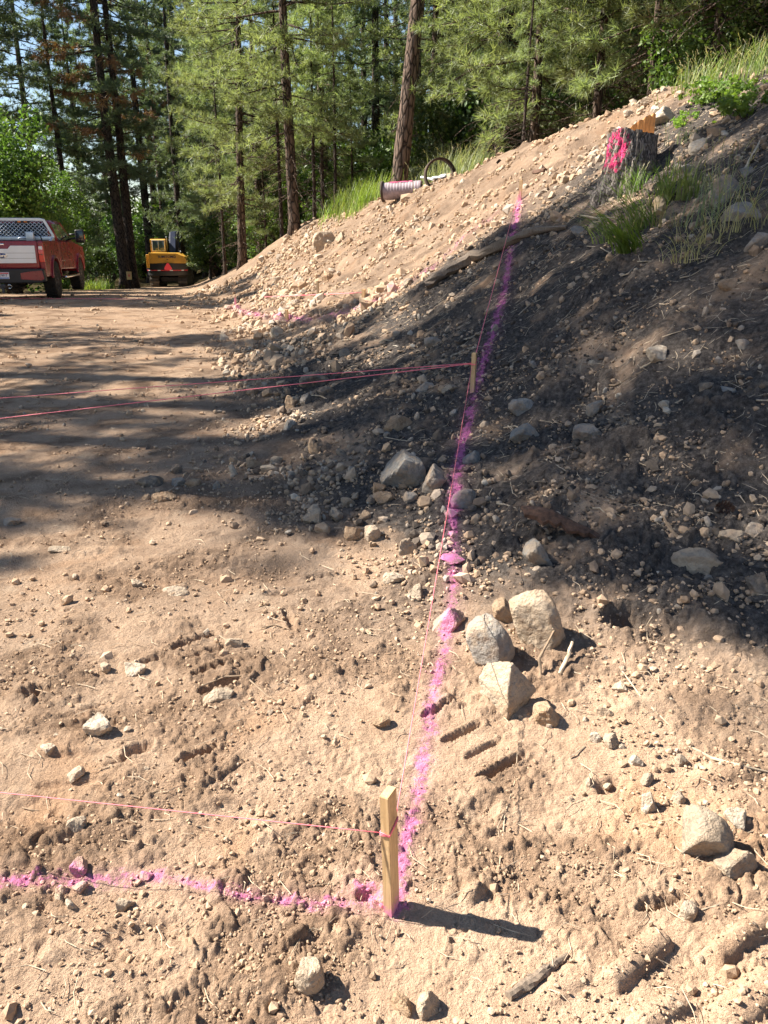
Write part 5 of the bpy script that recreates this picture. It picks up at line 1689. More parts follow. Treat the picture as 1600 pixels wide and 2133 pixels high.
for i, (u, t, sc, w) in enumerate([(555, 33, .55, 'between the leaning and the straight pine'), (735, 29, .5, 'behind the tall green grass'), (945, 25, .5, 'behind the silvery grass'), (1175, 21.5, .5, 'between the bushy and the slim dark pine'),
                                   (1290, 18.5, .42, 'right of the slim dark pine'), (640, 36, .6, 'behind the thin pines on the far crest'), (440, 44, .6, 'at the low end of the far bank')]):
    T('young2' if i % 2 else 'young', u, t, sc, i * 1.7, 'small bushy young pine ' + w, (0, 0), 'young pines at the forest edge')
# the crowd of trees at the back
def whereabouts(u):
    for lim, w in ((-10, 'beyond the picture edge past the pickup'), (130, 'above the pickup'), (300, 'around the twin dark pines'), (400, 'above the excavator'), (520, 'behind the leaning pine'),
                   (640, 'behind the straight pine'), (760, 'above the tall green grass'), (900, 'around the big leaning trunk'), (1080, 'above the silvery grass'),
                   (1200, 'behind the bushy pine'), (1320, 'behind the slim dark pine'), (1460, 'behind the stump')):
        if u < lim: return w
    return 'behind the crest weeds'
LOOK = {'tall': 'tall dark pine with open boughs', 'tall2': 'tall dark pine with a high crown', 'fir': 'dense conical fir', 'mid2': 'full green pine with a bent stem', 'mid': 'full green pine', 'young': 'young bushy pine'}
rngB = random.Random(31)
BACK = []
for k in range(74):
    for _ in range(30):
        t = rngB.uniform(50, 92)
        u = rngB.uniform(-140, 1400)
        x, y, z = at(u, t)
        if all((x - q[0]) ** 2 + (y - q[1]) ** 2 > 5.5 for q in BACK) and not (60 < u < 170 and t > 55 and rngB.random() < .6) and not (710 < u < 790 and t > 60 and rngB.random() < .6) and not (300 < u < 395 and t < 58) and not (u < 310 and 46 < y < 61):
            break
    BACK.append((x, y))
    if u < 320 and k % 2: continue
    key = rngB.choice(['tall', 'tall2', 'fir', 'fir', 'mid2'])
    w = whereabouts(u)
    tree(key, (x, y, z), rngB.uniform(.75, 1.05), rngB.uniform(0, 6.3), LOOK[key] + ' far back ' + w, (0, 0), 'back rows of the forest', 'conifer')
for k in range(26):
    t = rngB.uniform(27, 42); u = rngB.uniform(900, 1750)
    x, y, z = at(u, t)
    key = rngB.choice(['tall', 'mid', 'mid2', 'fir', 'young'])
    tree(key, (x, y, z), rngB.uniform(.75, 1.), rngB.uniform(0, 6.3), LOOK[key] + ' in the shady wood ' + whereabouts(u), (0, 0), 'trees of the wood on the bank', 'conifer')
# pines off the picture across the road; their shade lies over the ground
for i, (x, y, sc, rz) in enumerate([(-14., 8.75, 1.0, .3), (-14.8, 11.9, 1.02, 1.9), (-13.0, 14.9, .60, 3.1), (-15.5, 7.7, 1.12, 4.4), (-20.5, 23.5, .8, .6), (-23., 26., .9, 2.6), (-26., 21.0, .8, 4.0), (-15.8, 10.6, 1.1, 5.4), (-17., 22.8, .66, 1.2), (-18.5, 26.4, .72, 2.9)]):
    tree('shade_high' if i in (3, 7) else 'shade', (x, y, gz(x, y)), sc, rz, ORD[i] + ' tall pine across the road casting shade over the dirt', (0, 0), 'pines across the road')

# broad-leaved trees and shrubs
bush('tree', at(35, 31.), (1., 1., .98), .4, 'bright green leafy tree behind the pickup', 'tree', 'leafy_tree')
bush('tree', at(-70, 33.), (1.1, 1.1, 1.05), 2.4, 'leafy tree at the picture edge left of the pickup', 'tree', 'leafy_tree')
bush('tree', at(110, 38.), (.9, .9, .8), 4.4, 'darker leafy tree between the pickup and the dark pines', 'tree', 'leafy_tree')
for i, (key, u, t, sc) in enumerate([('b', 305, 66, 1.8), ('a', 395, 64, 1.9), ('b', 350, 66, 2.0), ('a', 455, 53, 1.4), ('dark', 230, 54, 1.6), ('dark', 180, 48, 1.5), ('a', 455, 44, 1.3), ('b', 300, 66, 2.2),
                                     ('b', 520, 40, 1.3), ('a', 560, 36, 1.1), ('dark', 590, 34, 1.1), ('a', 640, 33, 1.2), ('b', 720, 31, 1.3), ('dark', 690, 36, 1.6), ('a', 400, 66, 2.4), ('dark', 480, 60, 2.2), ('b', 545, 50, 1.9),
                                     ('dark', 140, 44, 1.3), ('dark', 260, 62, 2.0), ('a', 620, 44, 1.6), ('dark', 760, 32, 1.5), ('dark', 800, 36, 1.7), ('dark', 60, 70, 2.4), ('b', 130, 74, 2.5), ('dark', 200, 76, 2.6), ('a', 270, 78, 2.6), ('dark', 340, 80, 2.8), ('b', 420, 80, 2.8), ('dark', 500, 78, 2.6), ('dark', 580, 70, 2.5), ('b', 660, 62, 2.4), ('dark', 740, 56, 2.2), ('dark', 820, 52, 2.2), ('dark', 900, 46, 2.)]):
    bush(key, at(u, t), sc, i * 1.1, {'a': 'bright leafy shrub', 'b': 'tall leafy shrub', 'dark': 'dark leafy shrub'}[key] + (' close by ' if t < 45 else ' farther back ') + whereabouts(u), 'shrub', 'shrub', 'understory shrubs')
bush('grey', at(915, 23.5), 1.0, .3, 'grey green shrub at the foot of the leaning pine')
bush('grey', at(885, 24.5), .9, 2.3, 'second grey green shrub behind the pipe')
bush('dark', at(960, 25), 1.4, 1.3, 'dark leafy shrub in the forest behind the silvery grass')
bush('b', at(830, 31), 1.5, 2.1, 'bright leafy shrub behind the big leaning trunk')
bush('dark', at(1330, 19.5), 1.5, .2, 'large dark glossy shrub behind the stump')
bush('dark', at(1420, 17.5), 1.3, 1.6, 'dark glossy shrub behind the crest weeds')
bush('dark', at(1520, 17.), 1.3, 2.9, 'dark shrub at the edge behind the crest weeds')
bush('b', at(1430, 13.6), .8, 1.2, 'bright leafy brush just behind the crest weeds')
bush('b', at(1560, 12.6), .7, 2.2, 'bright leafy brush at the edge behind the crest weeds')
bush('b', at(1260, 18.6), .7, 3.3, 'small lit shrub between the pine trunks on the crest')
bush('dark', at(1180, 24), 1.5, 4.4, 'dark shrub deep between the pine trunks')
bush('dark', at(1060, 25), 1.5, 5.1, 'dark shrub deep behind the bushy pine')
# ------------------------------------------------------------------ machine materials
M['red_paint'] = mat_plain('maroon_car_paint', (.22, .014, .022), .28, 0., .4, .35, .12, 3.)
M['silver'] = mat_plain('silver_panel', (.66, .68, .71), .36, .35, .5, 0., .06, 3.)
M['rack'] = mat_plain('aluminium_rack', (.62, .65, .70), .38, .75, .5, 0., .1, 8.)
M['glass'] = mat_plain('dark_window_glass', (.012, .016, .022), .06, 0., .8, 0., .1, 2.)
M['rubber'] = mat_plain('tyre_rubber', (.022, .021, .020), .85, 0., .3, 0., .4, 9., .3)
M['black'] = mat_plain('black_plastic', (.018, .018, .020), .5, 0., .4, 0., .3, 9.)
M['chrome'] = mat_plain('chrome', (.72, .73, .75), .16, 1., .5, 0., .05, 4.)
M['steel_dark'] = mat_plain('dark_steel', (.05, .05, .055), .55, .4, .4, 0., .4, 12.)
M['lamp_red'] = mat_plain('red_tail_lens', (.60, .03, .02), .18, 0., .6, .5, .1, 20.)
M['lamp_white'] = mat_plain('clear_lens', (.65, .65, .65), .15, 0., .6, .4, .1, 20.)
M['lamp_amber'] = mat_plain('amber_lens', (.85, .25, .03), .25, 0., .6, .4, .1, 20.)
M['plate'] = mat_plain('licence_plate_white', (.72, .72, .74), .4, 0., .5, 0., .05, 20.)
M['plate_red'] = mat_plain('licence_plate_red', (.55, .06, .08), .4, 0., .5, 0., .1, 20.)
M['plate_blue'] = mat_plain('licence_plate_blue', (.10, .22, .50), .4, 0., .5, 0., .1, 20.)
M['ink'] = mat_plain('dark_ink', (.02, .025, .06), .5, 0., .4, 0., .1, 20.)
M['badge'] = mat_plain('blue_badge', (.015, .05, .19), .2, 0., .5, .5, .1, 20.)
M['yellow'] = mat_plain('yellow_machine_paint', (.50, .27, .03), .42, 0., .5, .1, .15, 3.)
M['mblack'] = mat_plain('black_machine_paint', (.016, .015, .016), .4, 0., .5, .1, .3, 3.)
M['navy'] = mat_plain('navy_boom_paint', (.018, .026, .060), .4, 0., .5, .1, .2, 3.)
M['white'] = mat_plain('white_frame_paint', (.70, .71, .72), .5, 0., .5, 0., .06, 5.)
M['skyglass'] = mat_plain('cab_window_glass', (.03, .06, .12), .07, 0., .9, 0., .1, 2.)
M['tape_red'] = mat_plain('red_reflective_tape', (.50, .03, .04), .4, 0., .5, 0., .1, 5.)
M['tape_white'] = mat_plain('white_reflective_tape', (.75, .74, .72), .4, 0., .5, 0., .1, 5.)
M['smv'] = mat_plain('fluorescent_red_triangle', (.90, .07, .10), .45, 0., .5, 0., .05, 5.)
M['track'] = mat_plain('worn_track_steel', (.11, .095, .08), .6, .5, .4, 0., .4, 14., .3)
M['galv'] = mat_plain('galvanised_pipe', (.27, .215, .235), .6, .2, .5, 0., .35, 5., .3)
M['rust'] = mat_plain('rusty_collar', (.055, .038, .03), .85, .2, .3, 0., .5, 9., .5)
M['pvc'] = mat_plain('white_plastic', (.62, .64, .66), .5, 0., .5, 0., .2, 9.)
M['pipe_pink'] = mat_plain('pink_sprayed_metal', (.55, .10, .20), .6, .2, .4, 0., .5, 9.)
M['board'] = mat_plain('tan_signboard', (.45, .32, .15), .8, 0., .3, 0., .2, 9.)

def text_mesh(body, size, name, mat, parent, loc, rot, squash=1., shear=0., ext=.004, bold=0.):
    cu = bpy.data.curves.new(name, 'FONT')
    cu.body = body
    cu.size = size
    cu.align_x = 'CENTER'; cu.align_y = 'CENTER'
    cu.extrude = ext
    cu.offset = bold
    cu.shear = shear
    tmp = bpy.data.objects.new(name + '_src', cu)
    COL.objects.link(tmp)
    bpy.context.view_layer.update()
    me = bpy.data.meshes.new_from_object(tmp.evaluated_get(bpy.context.evaluated_depsgraph_get()))
    bpy.data.objects.remove(tmp)
    o = link(name, me, None, parent, loc)
    me.materials.clear(); me.materials.append(M[mat])
    o.rotation_euler = rot
    o.scale = (squash, 1, 1)
    return o
RX = (R(90), 0, 0)

def arc(cy, cz, r, a0, a1, n=14):
    return [(cy + r * math.cos(R(a0 + (a1 - a0) * i / n)), cz + r * math.sin(R(a0 + (a1 - a0) * i / n))) for i in range(n + 1)]

# ------------------------------------------------------------------ pickup, seen from behind; local x right, y forward, tail at y = 0
def pickup():
    o = empty('pickup_truck', (0, 0, 0))
    W = 1.0
    WR, WF, RW = 1.22, 5.05, .46      # axles and tyre radius
    # cab and front end
    low = [(2.06, .72), (2.06, 1.43), (4.35, 1.43), (4.6, 1.40), (6.0, 1.28), (6.12, 1.1), (6.12, .62)] + arc(WF, RW + .04, .56, 8, 172) + [(WF - .6, .66)]
    MB().prism(low, -W, W, 'x', .035).build('body', M['red_paint'], o)
    # greenhouse
    mb = MB()
    b = [(-.95, 2.10, 1.425), (.95, 2.10, 1.425), (.95, 4.75, 1.425), (-.95, 4.75, 1.425), (-.74, 2.26, 1.98), (.74, 2.26, 1.98), (.74, 3.95, 2.0), (-.74, 3.95, 2.0)]
    bm = bmesh.new()
    vs = [bm.verts.new(p) for p in b]
    for f in ((3, 2, 1, 0), (4, 5, 6, 7), (0, 1, 5, 4), (1, 2, 6, 5), (2, 3, 7, 6), (3, 0, 4, 7)):
        bm.faces.new([vs[i] for i in f])
    bmesh.ops.recalc_face_normals(bm, faces=bm.faces[:])
    bmesh.ops.bevel(bm, geom=bm.edges[:], offset=.05, segments=3, affect='EDGES')
    bm.verts.index_update()
    mb.add([q.co for q in bm.verts], [[q.index for q in f.verts] for f in bm.faces], True)
    bm.free()
    mb.build('cab_roof', M['red_paint'], o)
    def pane(pts, off, name='window'):
        n = (Vector(pts[1]) - Vector(pts[0])).cross(Vector(pts[2]) - Vector(pts[0])).normalized()
        q = MB()
        P = [Vector(p) + n * off for p in pts]
        Q = [p - n * .02 for p in P]
        k = len(P)
        q.add([*P, *Q], [tuple(range(k)), tuple(range(2 * k - 1, k - 1, -1))] + [(i, k + i, k + (i + 1) % k, (i + 1) % k) for i in range(k)])
        return q.build(name, M['glass'], o)
    def gx(z):  # side of the cab at height z
        return .95 + (z - 1.425) / (1.98 - 1.425) * (.74 - .95)
    for s in (1, -1):
        for (y0, y1, y2, y3) in ((2.42, 3.22, 3.16, 2.50), (3.32, 4.42, 3.86, 3.28)):
            z0, z1 = 1.46, 1.89
            pts = [(s * gx(z0), y0, z0), (s * gx(z0), y1, z0), (s * gx(z1), y2, z1), (s * gx(z1), y3, z1)]
            pane(pts if s > 0 else pts[::-1], .006)
    pane([(-.78, 2.10 + .02, 1.47), (.78, 2.12, 1.47), (.66, 2.24, 1.90), (-.66, 2.24, 1.90)], .012, 'rear_window')
    pane([(.80, 4.66, 1.47), (-.80, 4.66, 1.47), (-.68, 4.02, 1.93), (.68, 4.02, 1.93)], .012, 'windscreen')
    # bed sides with wheel arches
    side = [(0.02, .60), (0.0, 1.42), (.04, 1.46), (2.03, 1.46), (2.03, .70), (WR + .6, .68)] + arc(WR, RW + .04, .57, 8, 172) + [(WR - .66, .60)]
    for s in (1, -1):
        MB().prism(side, s * W - .0 if s > 0 else -W, s * (W - .13), 'x', .03).build('bed_side', M['red_paint'], o)
        fl = MB()
        pr = arc(WR, RW + .04, .60, 5, 175, 16) + arc(WR, RW + .04, .545, 175, 5, 16)
        fl.prism(pr, s * (W - .02), s * (W + .045), 'x', .012).build('fender_flare', M['red_paint'], o)
        pr = arc(WF, RW + .04, .60, 5, 175, 16) + arc(WF, RW + .04, .545, 175, 5, 16)
        MB().prism(pr, s * (W - .02), s * (W + .045), 'x', .012).build('fender_flare', M['red_paint'], o)
    MB().box(-.86, .86, .07, 2.03, .86, .92).build('bed_floor', M['black'], o)
    # door seams and handles
    for s in (1, -1):
        for y0 in (2.30, 3.27, 4.40):
            MB().box(s * W - .004, s * W + .004, y0 - .006, y0 + .006, .78, 1.42).build('door_seam', M['black'], o)
        for y0 in (2.42, 3.42):
            MB().box(s * W - .005, s * W + .03, y0, y0 + .18, 1.24, 1.275, .01).build('door_handle', M['red_paint'], o)
        MB().box(s * W - .006, s * W + .012, 2.12, 4.4, .93, .96, .006).build('side_trim', M['red_paint'], o)
    # tailgate
    tg = MB().box(-.86, .86, -.012, .06, .80, 1.455, .02).build('tailgate', M['red_paint'], o)
    MB().prism([(-.80, .93), (.80, .93), (.80, 1.345), (.24, 1.345), (.17, 1.27), (-.17, 1.27), (-.24, 1.345), (-.80, 1.345)], -.03, -.008, 'y', .008).build('trim_panel', M['silver'], tg)
    for zz in (1.045, 1.17):
        MB().box(-.79, .79, -.033, -.029, zz - .003, zz + .003).build('crease', M['steel_dark'], tg)
    MB().box(-.10, .10, -.04, -.008, 1.355, 1.395, .01).build('tailgate_handle', M['chrome'], tg)
    bd = MB()
    bd.lathe([(.001, -.045), (.135, -.044), (.14, -.036), (.14, -.028)], 40, 'y')
    bd.v = [(x, y, z * .42 + 1.11) for x, y, z in bd.v]
    bg = bd.build('badge', M['badge'], tg)
    rb = MB()
    rb.lathe([(.128, -.044), (.132, -.049), (.142, -.046), (.144, -.03)], 40, 'y')
    rb.v = [(x, y, z * .43 + 1.11) for x, y, z in rb.v]
    rb.build('badge_rim', M['chrome'], tg)
    text_mesh('Ford', .105, 'badge_lettering', 'chrome', tg, (0, -.047, 1.11), RX, 1.15, .35, .002, .001)
    # lamps
    for s in (1, -1):
        a, b_ = (W - .13, W - .005) if s > 0 else (-W + .005, -W + .13)
        tl = MB().box(a, b_, -.022, .05, .95, 1.34, .015).build('tail_lamp', M['lamp_red'], o)
        MB().box(a + .015, b_ - .015, -.028, -.018, 1.25, 1.33, .004).build('reversing_lens', M['lamp_white'], tl)
        MB().box(a + .012, b_ - .012, -.027, -.018, 1.12, 1.135).build('lens_bar', M['steel_dark'], tl)
    # bumper
    bp = MB().prism([(-1.0, .50), (-.97, .80), (.97, .80), (1.0, .50), (.85, .46), (-.85, .46)], -.17, .02, 'y', .03).build('bumper', M['black'], o)
    for s in (1, -1):
        MB().prism([(s * .42, .55), (s * .42, .70), (s * .60, .73), (s * .93, .76), (s * .97, .56), (s * .88, .52)], -.178, -.165, 'y', .004).build('bumper_cap', M['red_paint'], bp)
    pl = MB().box(-.155, .155, -.19, -.172, .565, .725, .006).build('licence_plate', M['plate'], bp)
    MB().box(-.145, .145, -.1925, -.189, .685, .715).build('plate_header', M['plate_red'], bp)
    MB().box(-.145, .145, -.1925, -.189, .572, .60).build('plate_footer', M['plate_blue'], bp)
    text_mesh('K 7991T', .082, 'plate_number', 'ink', bp, (0, -.194, .643), RX, .80, 0, .001, .001)
    # hitch and shackles
    ht = MB().box(-.06, .06, -.30, .1, .34, .44, .01).build('hitch', M['steel_dark'], o)
    MB().box(-.03, .03, -.32, -.2, .22, .36, .008).build('hitch_drop', M['steel_dark'], ht)
    for s in (1, -1):
        q = MB()
        q.tube([(s * .10, -.28, .42), (s * .17, -.29, .43), (s * .21, -.29, .385), (s * .17, -.29, .345), (s * .10, -.28, .355)], .014, 8)
        q.build('shackle', M['chrome'], ht)
    # chassis underneath
    MB().box(-.55, .55, .2, 5.6, .48, .62, .02).build('chassis', M['steel_dark'], o)
    q = MB(); q.tube([(-.8, WR, RW), (.8, WR, RW)], .06, 10); q.lathe([(.001, WR - .17), (.14, WR - .12), (.17, WR), (.14, WR + .12), (.001, WR + .17)], 16, 'y', (0.1, 0, RW)); q.build('rear_axle', M['steel_dark'], o)
    q = MB(); q.tube([(.55, .3, .46), (.55, .02, .46), (.62, -.06, .45)], .035, 10); q.build('exhaust', M['steel_dark'], o)
    for s in (1, -1):
        MB().box(s * 1.0 - .09, s * 1.0 + .09, 2.25, 4.35, .47, .53, .02).build('running_board', M['chrome'], o)
    # wheels
    def tyre_mesh():
        q = MB()
        q.lathe([(.27, -.13), (.40, -.155), (.445, -.14), (.46, -.10), (.462, 0), (.46, .10), (.445, .14), (.40, .155), (.27, .13)], 40, 'x')
        for k in range(26):
            for j, xo in ((0, -.10), (1, 0.), (2, .10)):
                a = 2 * math.pi * (k + (j % 2) * .5) / 26
                c, sn = math.cos(a), math.sin(a)
                e, g = -sn, c
                V = []
                for dx in (-.042, .042):
                    for da in (-.033, .033):
                        for dr in (.45, .478):
                            V.append((xo + dx, c * dr + e * da, sn * dr + g * da))
                q.add(V, [(0, 1, 3, 2), (4, 6, 7, 5), (0, 4, 5, 1), (2, 3, 7, 6), (1, 5, 7, 3), (0, 2, 6, 4)])
        return q.mesh('tyre')
    def rim_mesh():
        q = MB()
        q.lathe([(.001, .05), (.05, .09), (.08, .06), (.10, .055), (.22, .075), (.265, .12), (.275, .13), (.275, -.12)], 28, 'x')
        for k in range(8):
            a = 2 * math.pi * k / 8
            q.tube([(.075, .07 * math.cos(a), .07 * math.sin(a)), (.105, .24 * math.cos(a), .24 * math.sin(a))], [.03, .022], 6)
        return q.mesh('rim')
    ty, rm = tyre_mesh(), rim_mesh()
    ty.materials.append(M['rubber']); rm.materials.append(M['steel_dark'])
    for s in (1, -1):
        for yy in (WR, WF):
            wh = empty('wheel', (s * .88, yy, RW + .015)); wh.parent = o
            a = link('tyre', ty, None, wh)
            b2 = link('rim', rm, None, wh)
            if s < 0: wh.rotation_euler = (0, 0, math.pi)
    # tow mirrors
    for s in (1, -1):
        mr = MB().box(s * 1.25 - .13, s * 1.25 + .13, 4.05, 4.17, 1.40, 1.76, .04).build('mirror', M['black'], o)
        q = MB(); q.tube([(s * .93, 4.15, 1.50), (s * 1.15, 4.12, 1.52)], .03, 8); q.tube([(s * .92, 4.15, 1.62), (s * 1.15, 4.12, 1.64)], .025, 8); q.build('mirror_arm', M['black'], mr)
        MB().box(s * 1.25 - .10, s * 1.25 + .10, 4.035, 4.052, 1.44, 1.72, .005).build('mirror_glass', M['glass'], mr)
        MB().box(s * 1.37, s * 1.39, 4.06, 4.15, 1.50, 1.62, .006).build('turn_lamp', M['lamp_amber'], mr)
    # headache rack over the cab window
    rk = MB().prism([(-.93, 1.46), (-.93, 1.55), (-.93, 1.60), (-.74, 2.00), (-.62, 2.03), (.62, 2.03), (.74, 2.00), (.93, 1.60), (.93, 1.46),
                     (.86, 1.46), (.86, 1.60), (.69, 1.945), (.60, 1.955), (-.60, 1.955), (-.69, 1.945), (-.86, 1.60), (-.86, 1.46)], 1.93, 1.99, 'y', .008).build('headache_rack', M['rack'], o)
    MB().box(-.86, .86, 1.935, 1.985, 1.465, 1.565, .006).build('lower_panel', M['rack'], rk)
    q = MB()
    px_, pz = .105, .048
    def clip(z):
        return .86 if z < 1.60 else .86 - (z - 1.60) * (.17 / .345)
    for i in range(-14, 15):
        for j in range(9):
            x0 = i * px_ + (j % 2) * px_ / 2; z0 = 1.575 + j * pz
            for sg in (-1, 1):
                x1, z1 = x0 + sg * px_ / 2, z0 + pz
                if abs(x0) < clip(z0) and abs(x1) < clip(z1) and z1 < 1.965:
                    q.tube([(x0, 1.955, z0), (x1, 1.955, z1)], .0085, 4, cap=False)
    q.build('expanded_mesh', M['rack'], rk)
    lb = MB().box(-.0, .36, 1.905, 1.94, 1.905, 1.955, .006).build('work_lamp', M['steel_dark'], rk)
    for xx in (.10, .26):
        MB().box(xx - .04, xx + .04, 1.895, 1.906, 1.915, 1.95, .005).build('lamp_lens', M['lamp_amber'], lb)
    for s in (1, -1):
        MB().prism([(1.99, 1.46), (1.99, 1.56), (1.0 + .55, 1.48), (1.0 + .5, 1.46)], s * .93, s * .87, 'x', .006).build('rack_foot', M['rack'], rk)
    # things carried in the bed: a fuel pump box
    pb = empty('fuel_pump', (0, 0, 0))
    return o

tk = pickup()
for q in [x for x in bpy.data.objects if x.name.startswith('fuel_pump')]:
    bpy.data.objects.remove(q)
_x, _y, _z = at(17, 20.7)
TRUCK = (_x, _y, gz(_x - .3, _y + 1.2))
tk.location = TRUCK
tk.rotation_euler = (0, 0, R(11))
tk.scale = (1.04,) * 3
lab(tk, 'maroon pickup truck with a mesh headache rack parked on the road', 'truck')

# fuel pump standing in the bed against the rack
fp = empty('fuel_pump', tk.matrix_basis @ Vector((.40, 1.6, .93)), R(11))
MB().box(-.36, .36, -.16, .16, 0, .54, .02).build('tank', M['steel_dark'], fp)
MB().box(-.10, .10, -.10, .10, .54, .78, .015).build('pump_head', M['rack'], fp)
q = MB(); q.tube([(.10, 0, .70), (.20, -.05, .74), (.27, -.05, .66), (.32, -.08, .50)], .016, 8); q.build('hose', M['rubber'], fp)
q = MB(); q.tube([(-.10, 0, .62), (-.3, -.02, .62), (-.34, -.02, .56)], .018, 8); q.build('nozzle', M['rack'], fp)
lab(fp, 'small grey transfer pump on a tank in the pickup bed', 'pump')

# ------------------------------------------------------------------ excavator, seen from behind; local y forward
def excavator():
    o = empty('excavator', (0, 0, 0))
    # tracks
    shoe = MB()
    shoe.box(-.29, .29, -.075, .075, 0, .025)
    shoe.box(-.29, .29, -.012, .012, .025, .065)
    sm = shoe.mesh('track_shoe'); sm.materials.append(M['track'])
    for s in (-1, 1):
        L, rr = 1.35, .34
        tr = MB()
        pr = [(L * 1 + rr * .93 * math.sin(R(a)), rr + rr * .93 * math.cos(R(a))) for a in range(0, 181, 15)] + [(-L + rr * .93 * math.sin(R(a)), rr + rr * .93 * math.cos(R(a))) for a in range(180, 361, 15)]
        t_ = MB().prism(pr, s * .88 - .20, s * .88 + .20, 'x', .0).build('track', M['steel_dark'], o)
        per = 4 * L + 2 * math.pi * rr
        n = 42
        for k in range(n):
            d = per * k / n
            if d < 2 * L: y, z, a = -L + d, 2 * rr, 0
            elif d < 2 * L + math.pi * rr:
                a = -(d - 2 * L) / rr; y, z = L - rr * math.sin(a), rr + rr * math.cos(a)
            elif d < 4 * L + math.pi * rr: y, z, a = L - (d - 2 * L - math.pi * rr), 0, math.pi
            else:
                b = (d - 4 * L - math.pi * rr) / rr; a = -(math.pi + b); y, z = -L - rr * math.sin(b), rr - rr * math.cos(b)
            q = link('track_shoe', sm, None, t_)
            q.location = (s * .88, y, z); q.rotation_euler = (a, 0, 0)
    MB().box(-.6, .6, -.9, .9, .32, .62, .03).build('undercarriage', M['steel_dark'], o)
    q = MB(); q.lathe([(.001, .60), (.55, .60), (.55, .72), (.001, .72)], 28); q.build('slew_ring', M['steel_dark'], o)
    # counterweight, curved at the back
    def plan(w, yb, yf, n=14):
        return [(w * math.sin(R(-62 + 124 * i / n)) / math.sin(R(62)), yb + .42 * (1 - math.cos(R(-62 + 124 * i / n))) / (1 - math.cos(R(62)))) for i in range(n + 1)] + [(w, yf), (-w, yf)]
    MB().prism(plan(1.22, -2.1, .9), .74, 1.02, 'z', .03).build('counterweight_foot', M['mblack'], o)
    cw = MB().prism(plan(1.25, -2.14, -.3), 1.02, 1.47, 'z', .02).build('counterweight', M['mblack'], o)
    # reflective tape in alternating pieces along the lower edge
    pl = plan(1.254, -2.146, -.3, 16)
    for i in range(16):
        (xa, ya), (xb, yb) = pl[i], pl[i + 1]
        MB().add([(xa, ya, 1.03), (xb, yb, 1.03), (xb, yb, 1.085), (xa, ya, 1.085), (xa, ya + .02, 1.03), (xb, yb + .02, 1.03), (xb, yb + .02, 1.085), (xa, ya + .02, 1.085)],
                 [(0, 1, 2, 3), (7, 6, 5, 4), (0, 4, 5, 1), (1, 5, 6, 2), (2, 6, 7, 3), (3, 7, 4, 0)]).build('reflective_tape', M['tape_white' if i % 4 == 1 else 'tape_red'], cw)
    # engine hood: yellow, with the sloping shoulder
    hood = MB()
    pf = [(-1.05, 1.475), (1.24, 1.475), (1.24, 1.86), (.98, 1.93), (.62, 2.08), (-1.05, 2.10)]
    hood.prism(pf, -2.06, .2, 'y', .03)
    hd = hood.build('engine_hood', M['yellow'], o)
    MB().box(-1.24, -1.04, -1.9, .2, 1.2, 2.0, .02).build('side_door', M['yellow'], o)
    MB().box(-1.24, -.9, .2, 1.9, .78, 1.2, .02).build('cab_base', M['yellow'], o)
    text_mesh('SUMITOMO', .20, 'maker_lettering', 'ink', hd, (.07, -2.072, 1.86), RX, 1.05, 0, .004, .004)
    MB().box(.04, .14, -2.07, -2.058, 1.69, 1.73).build('model_mark', M['ink'], hd)
    # slow-vehicle triangle
    tri = MB().prism([(-.24, 1.10), (-.17, 1.06), (.17, 1.06), (.24, 1.10), (.24, 1.16), (.05, 1.47), (-.05, 1.47), (-.24, 1.16)], -2.185, -2.165, 'y', .004).build('warning_triangle', M['smv'], o, (.10, 0, .03))
    # cab
    cab = MB().prism([(.25, 1.2), (.25, 2.86), (.36, 2.92), (1.55, 2.92), (1.75, 2.75), (1.98, 1.9), (1.98, 1.2)], -1.26, -.30, 'x', .03).build('cab', M['yellow'], o)
    MB().box(-1.16, -.34, .225, .25, 2.16, 2.86, .01).build('window_frame', M['white'], cab)
    for xa, xb in ((-1.11, -.765), (-.735, -.39)):
        MB().box(xa, xb, .215, .232, 2.21, 2.80, .004).build('window_pane', M['skyglass'], cab)
    MB().prism([(.45, 1.95), (.45, 2.72), (1.4, 2.72), (1.62, 1.95)], -1.272, -1.255, 'x', .004).build('side_window', M['skyglass'], cab)
    MB().box(-1.0, -.5, .6, 1.5, 2.92, 2.95, .01).build('roof_hatch', M['mblack'], cab)
    # boom rising behind the hood, with cylinders
    bo = MB()
    bo.prism([(.2, 1.5), (.2, 2.0), (1.1, 3.35), (2.4, 3.42), (4.2, 2.5), (4.1, 2.25), (2.3, 2.95), (1.6, 2.85), (.75, 1.5)], -.10, .30, 'x', .03)
    b_ = bo.build('boom', M['navy'], o)
    for s in (-.24, .44):
        q = MB(); q.tube([(s, .9, 1.4), (s, 1.9, 3.2)], .06, 10); q.build('boom_cylinder', M['mblack'], b_)
    q = MB(); q.tube([(.40, .4, 2.1), (.46, .9, 2.9), (.42, 1.3, 3.5), (.38, 1.9, 3.6)], .025, 6); q.tube([(.30, .4, 2.1), (.36, .9, 3.0), (.33, 1.3, 3.55), (.3, 1.9, 3.6)], .025, 6); q.build('hydraulic_hose', M['rubber'], b_)
    st = MB().prism([(3.9, 2.7), (4.4, 2.9), (4.3, 1.2), (4.0, 1.0), (3.9, 1.2)], -.05, .25, 'x', .03).build('stick', M['navy'], o)
    bk = MB().prism([(3.8, 1.2), (4.3, 1.1), (4.6, .5), (4.2, .12), (3.6, .1), (3.4, .5)], -.45, .65, 'x', .03).build('bucket', M['steel_dark'], o)
    # handrail and exhaust
    q = MB(); q.tube([(-.22, .3, 2.0), (-.22, .3, 2.85), (-.20, .1, 3.05)], .018, 6); q.build('antenna_rail', M['rack'], o)
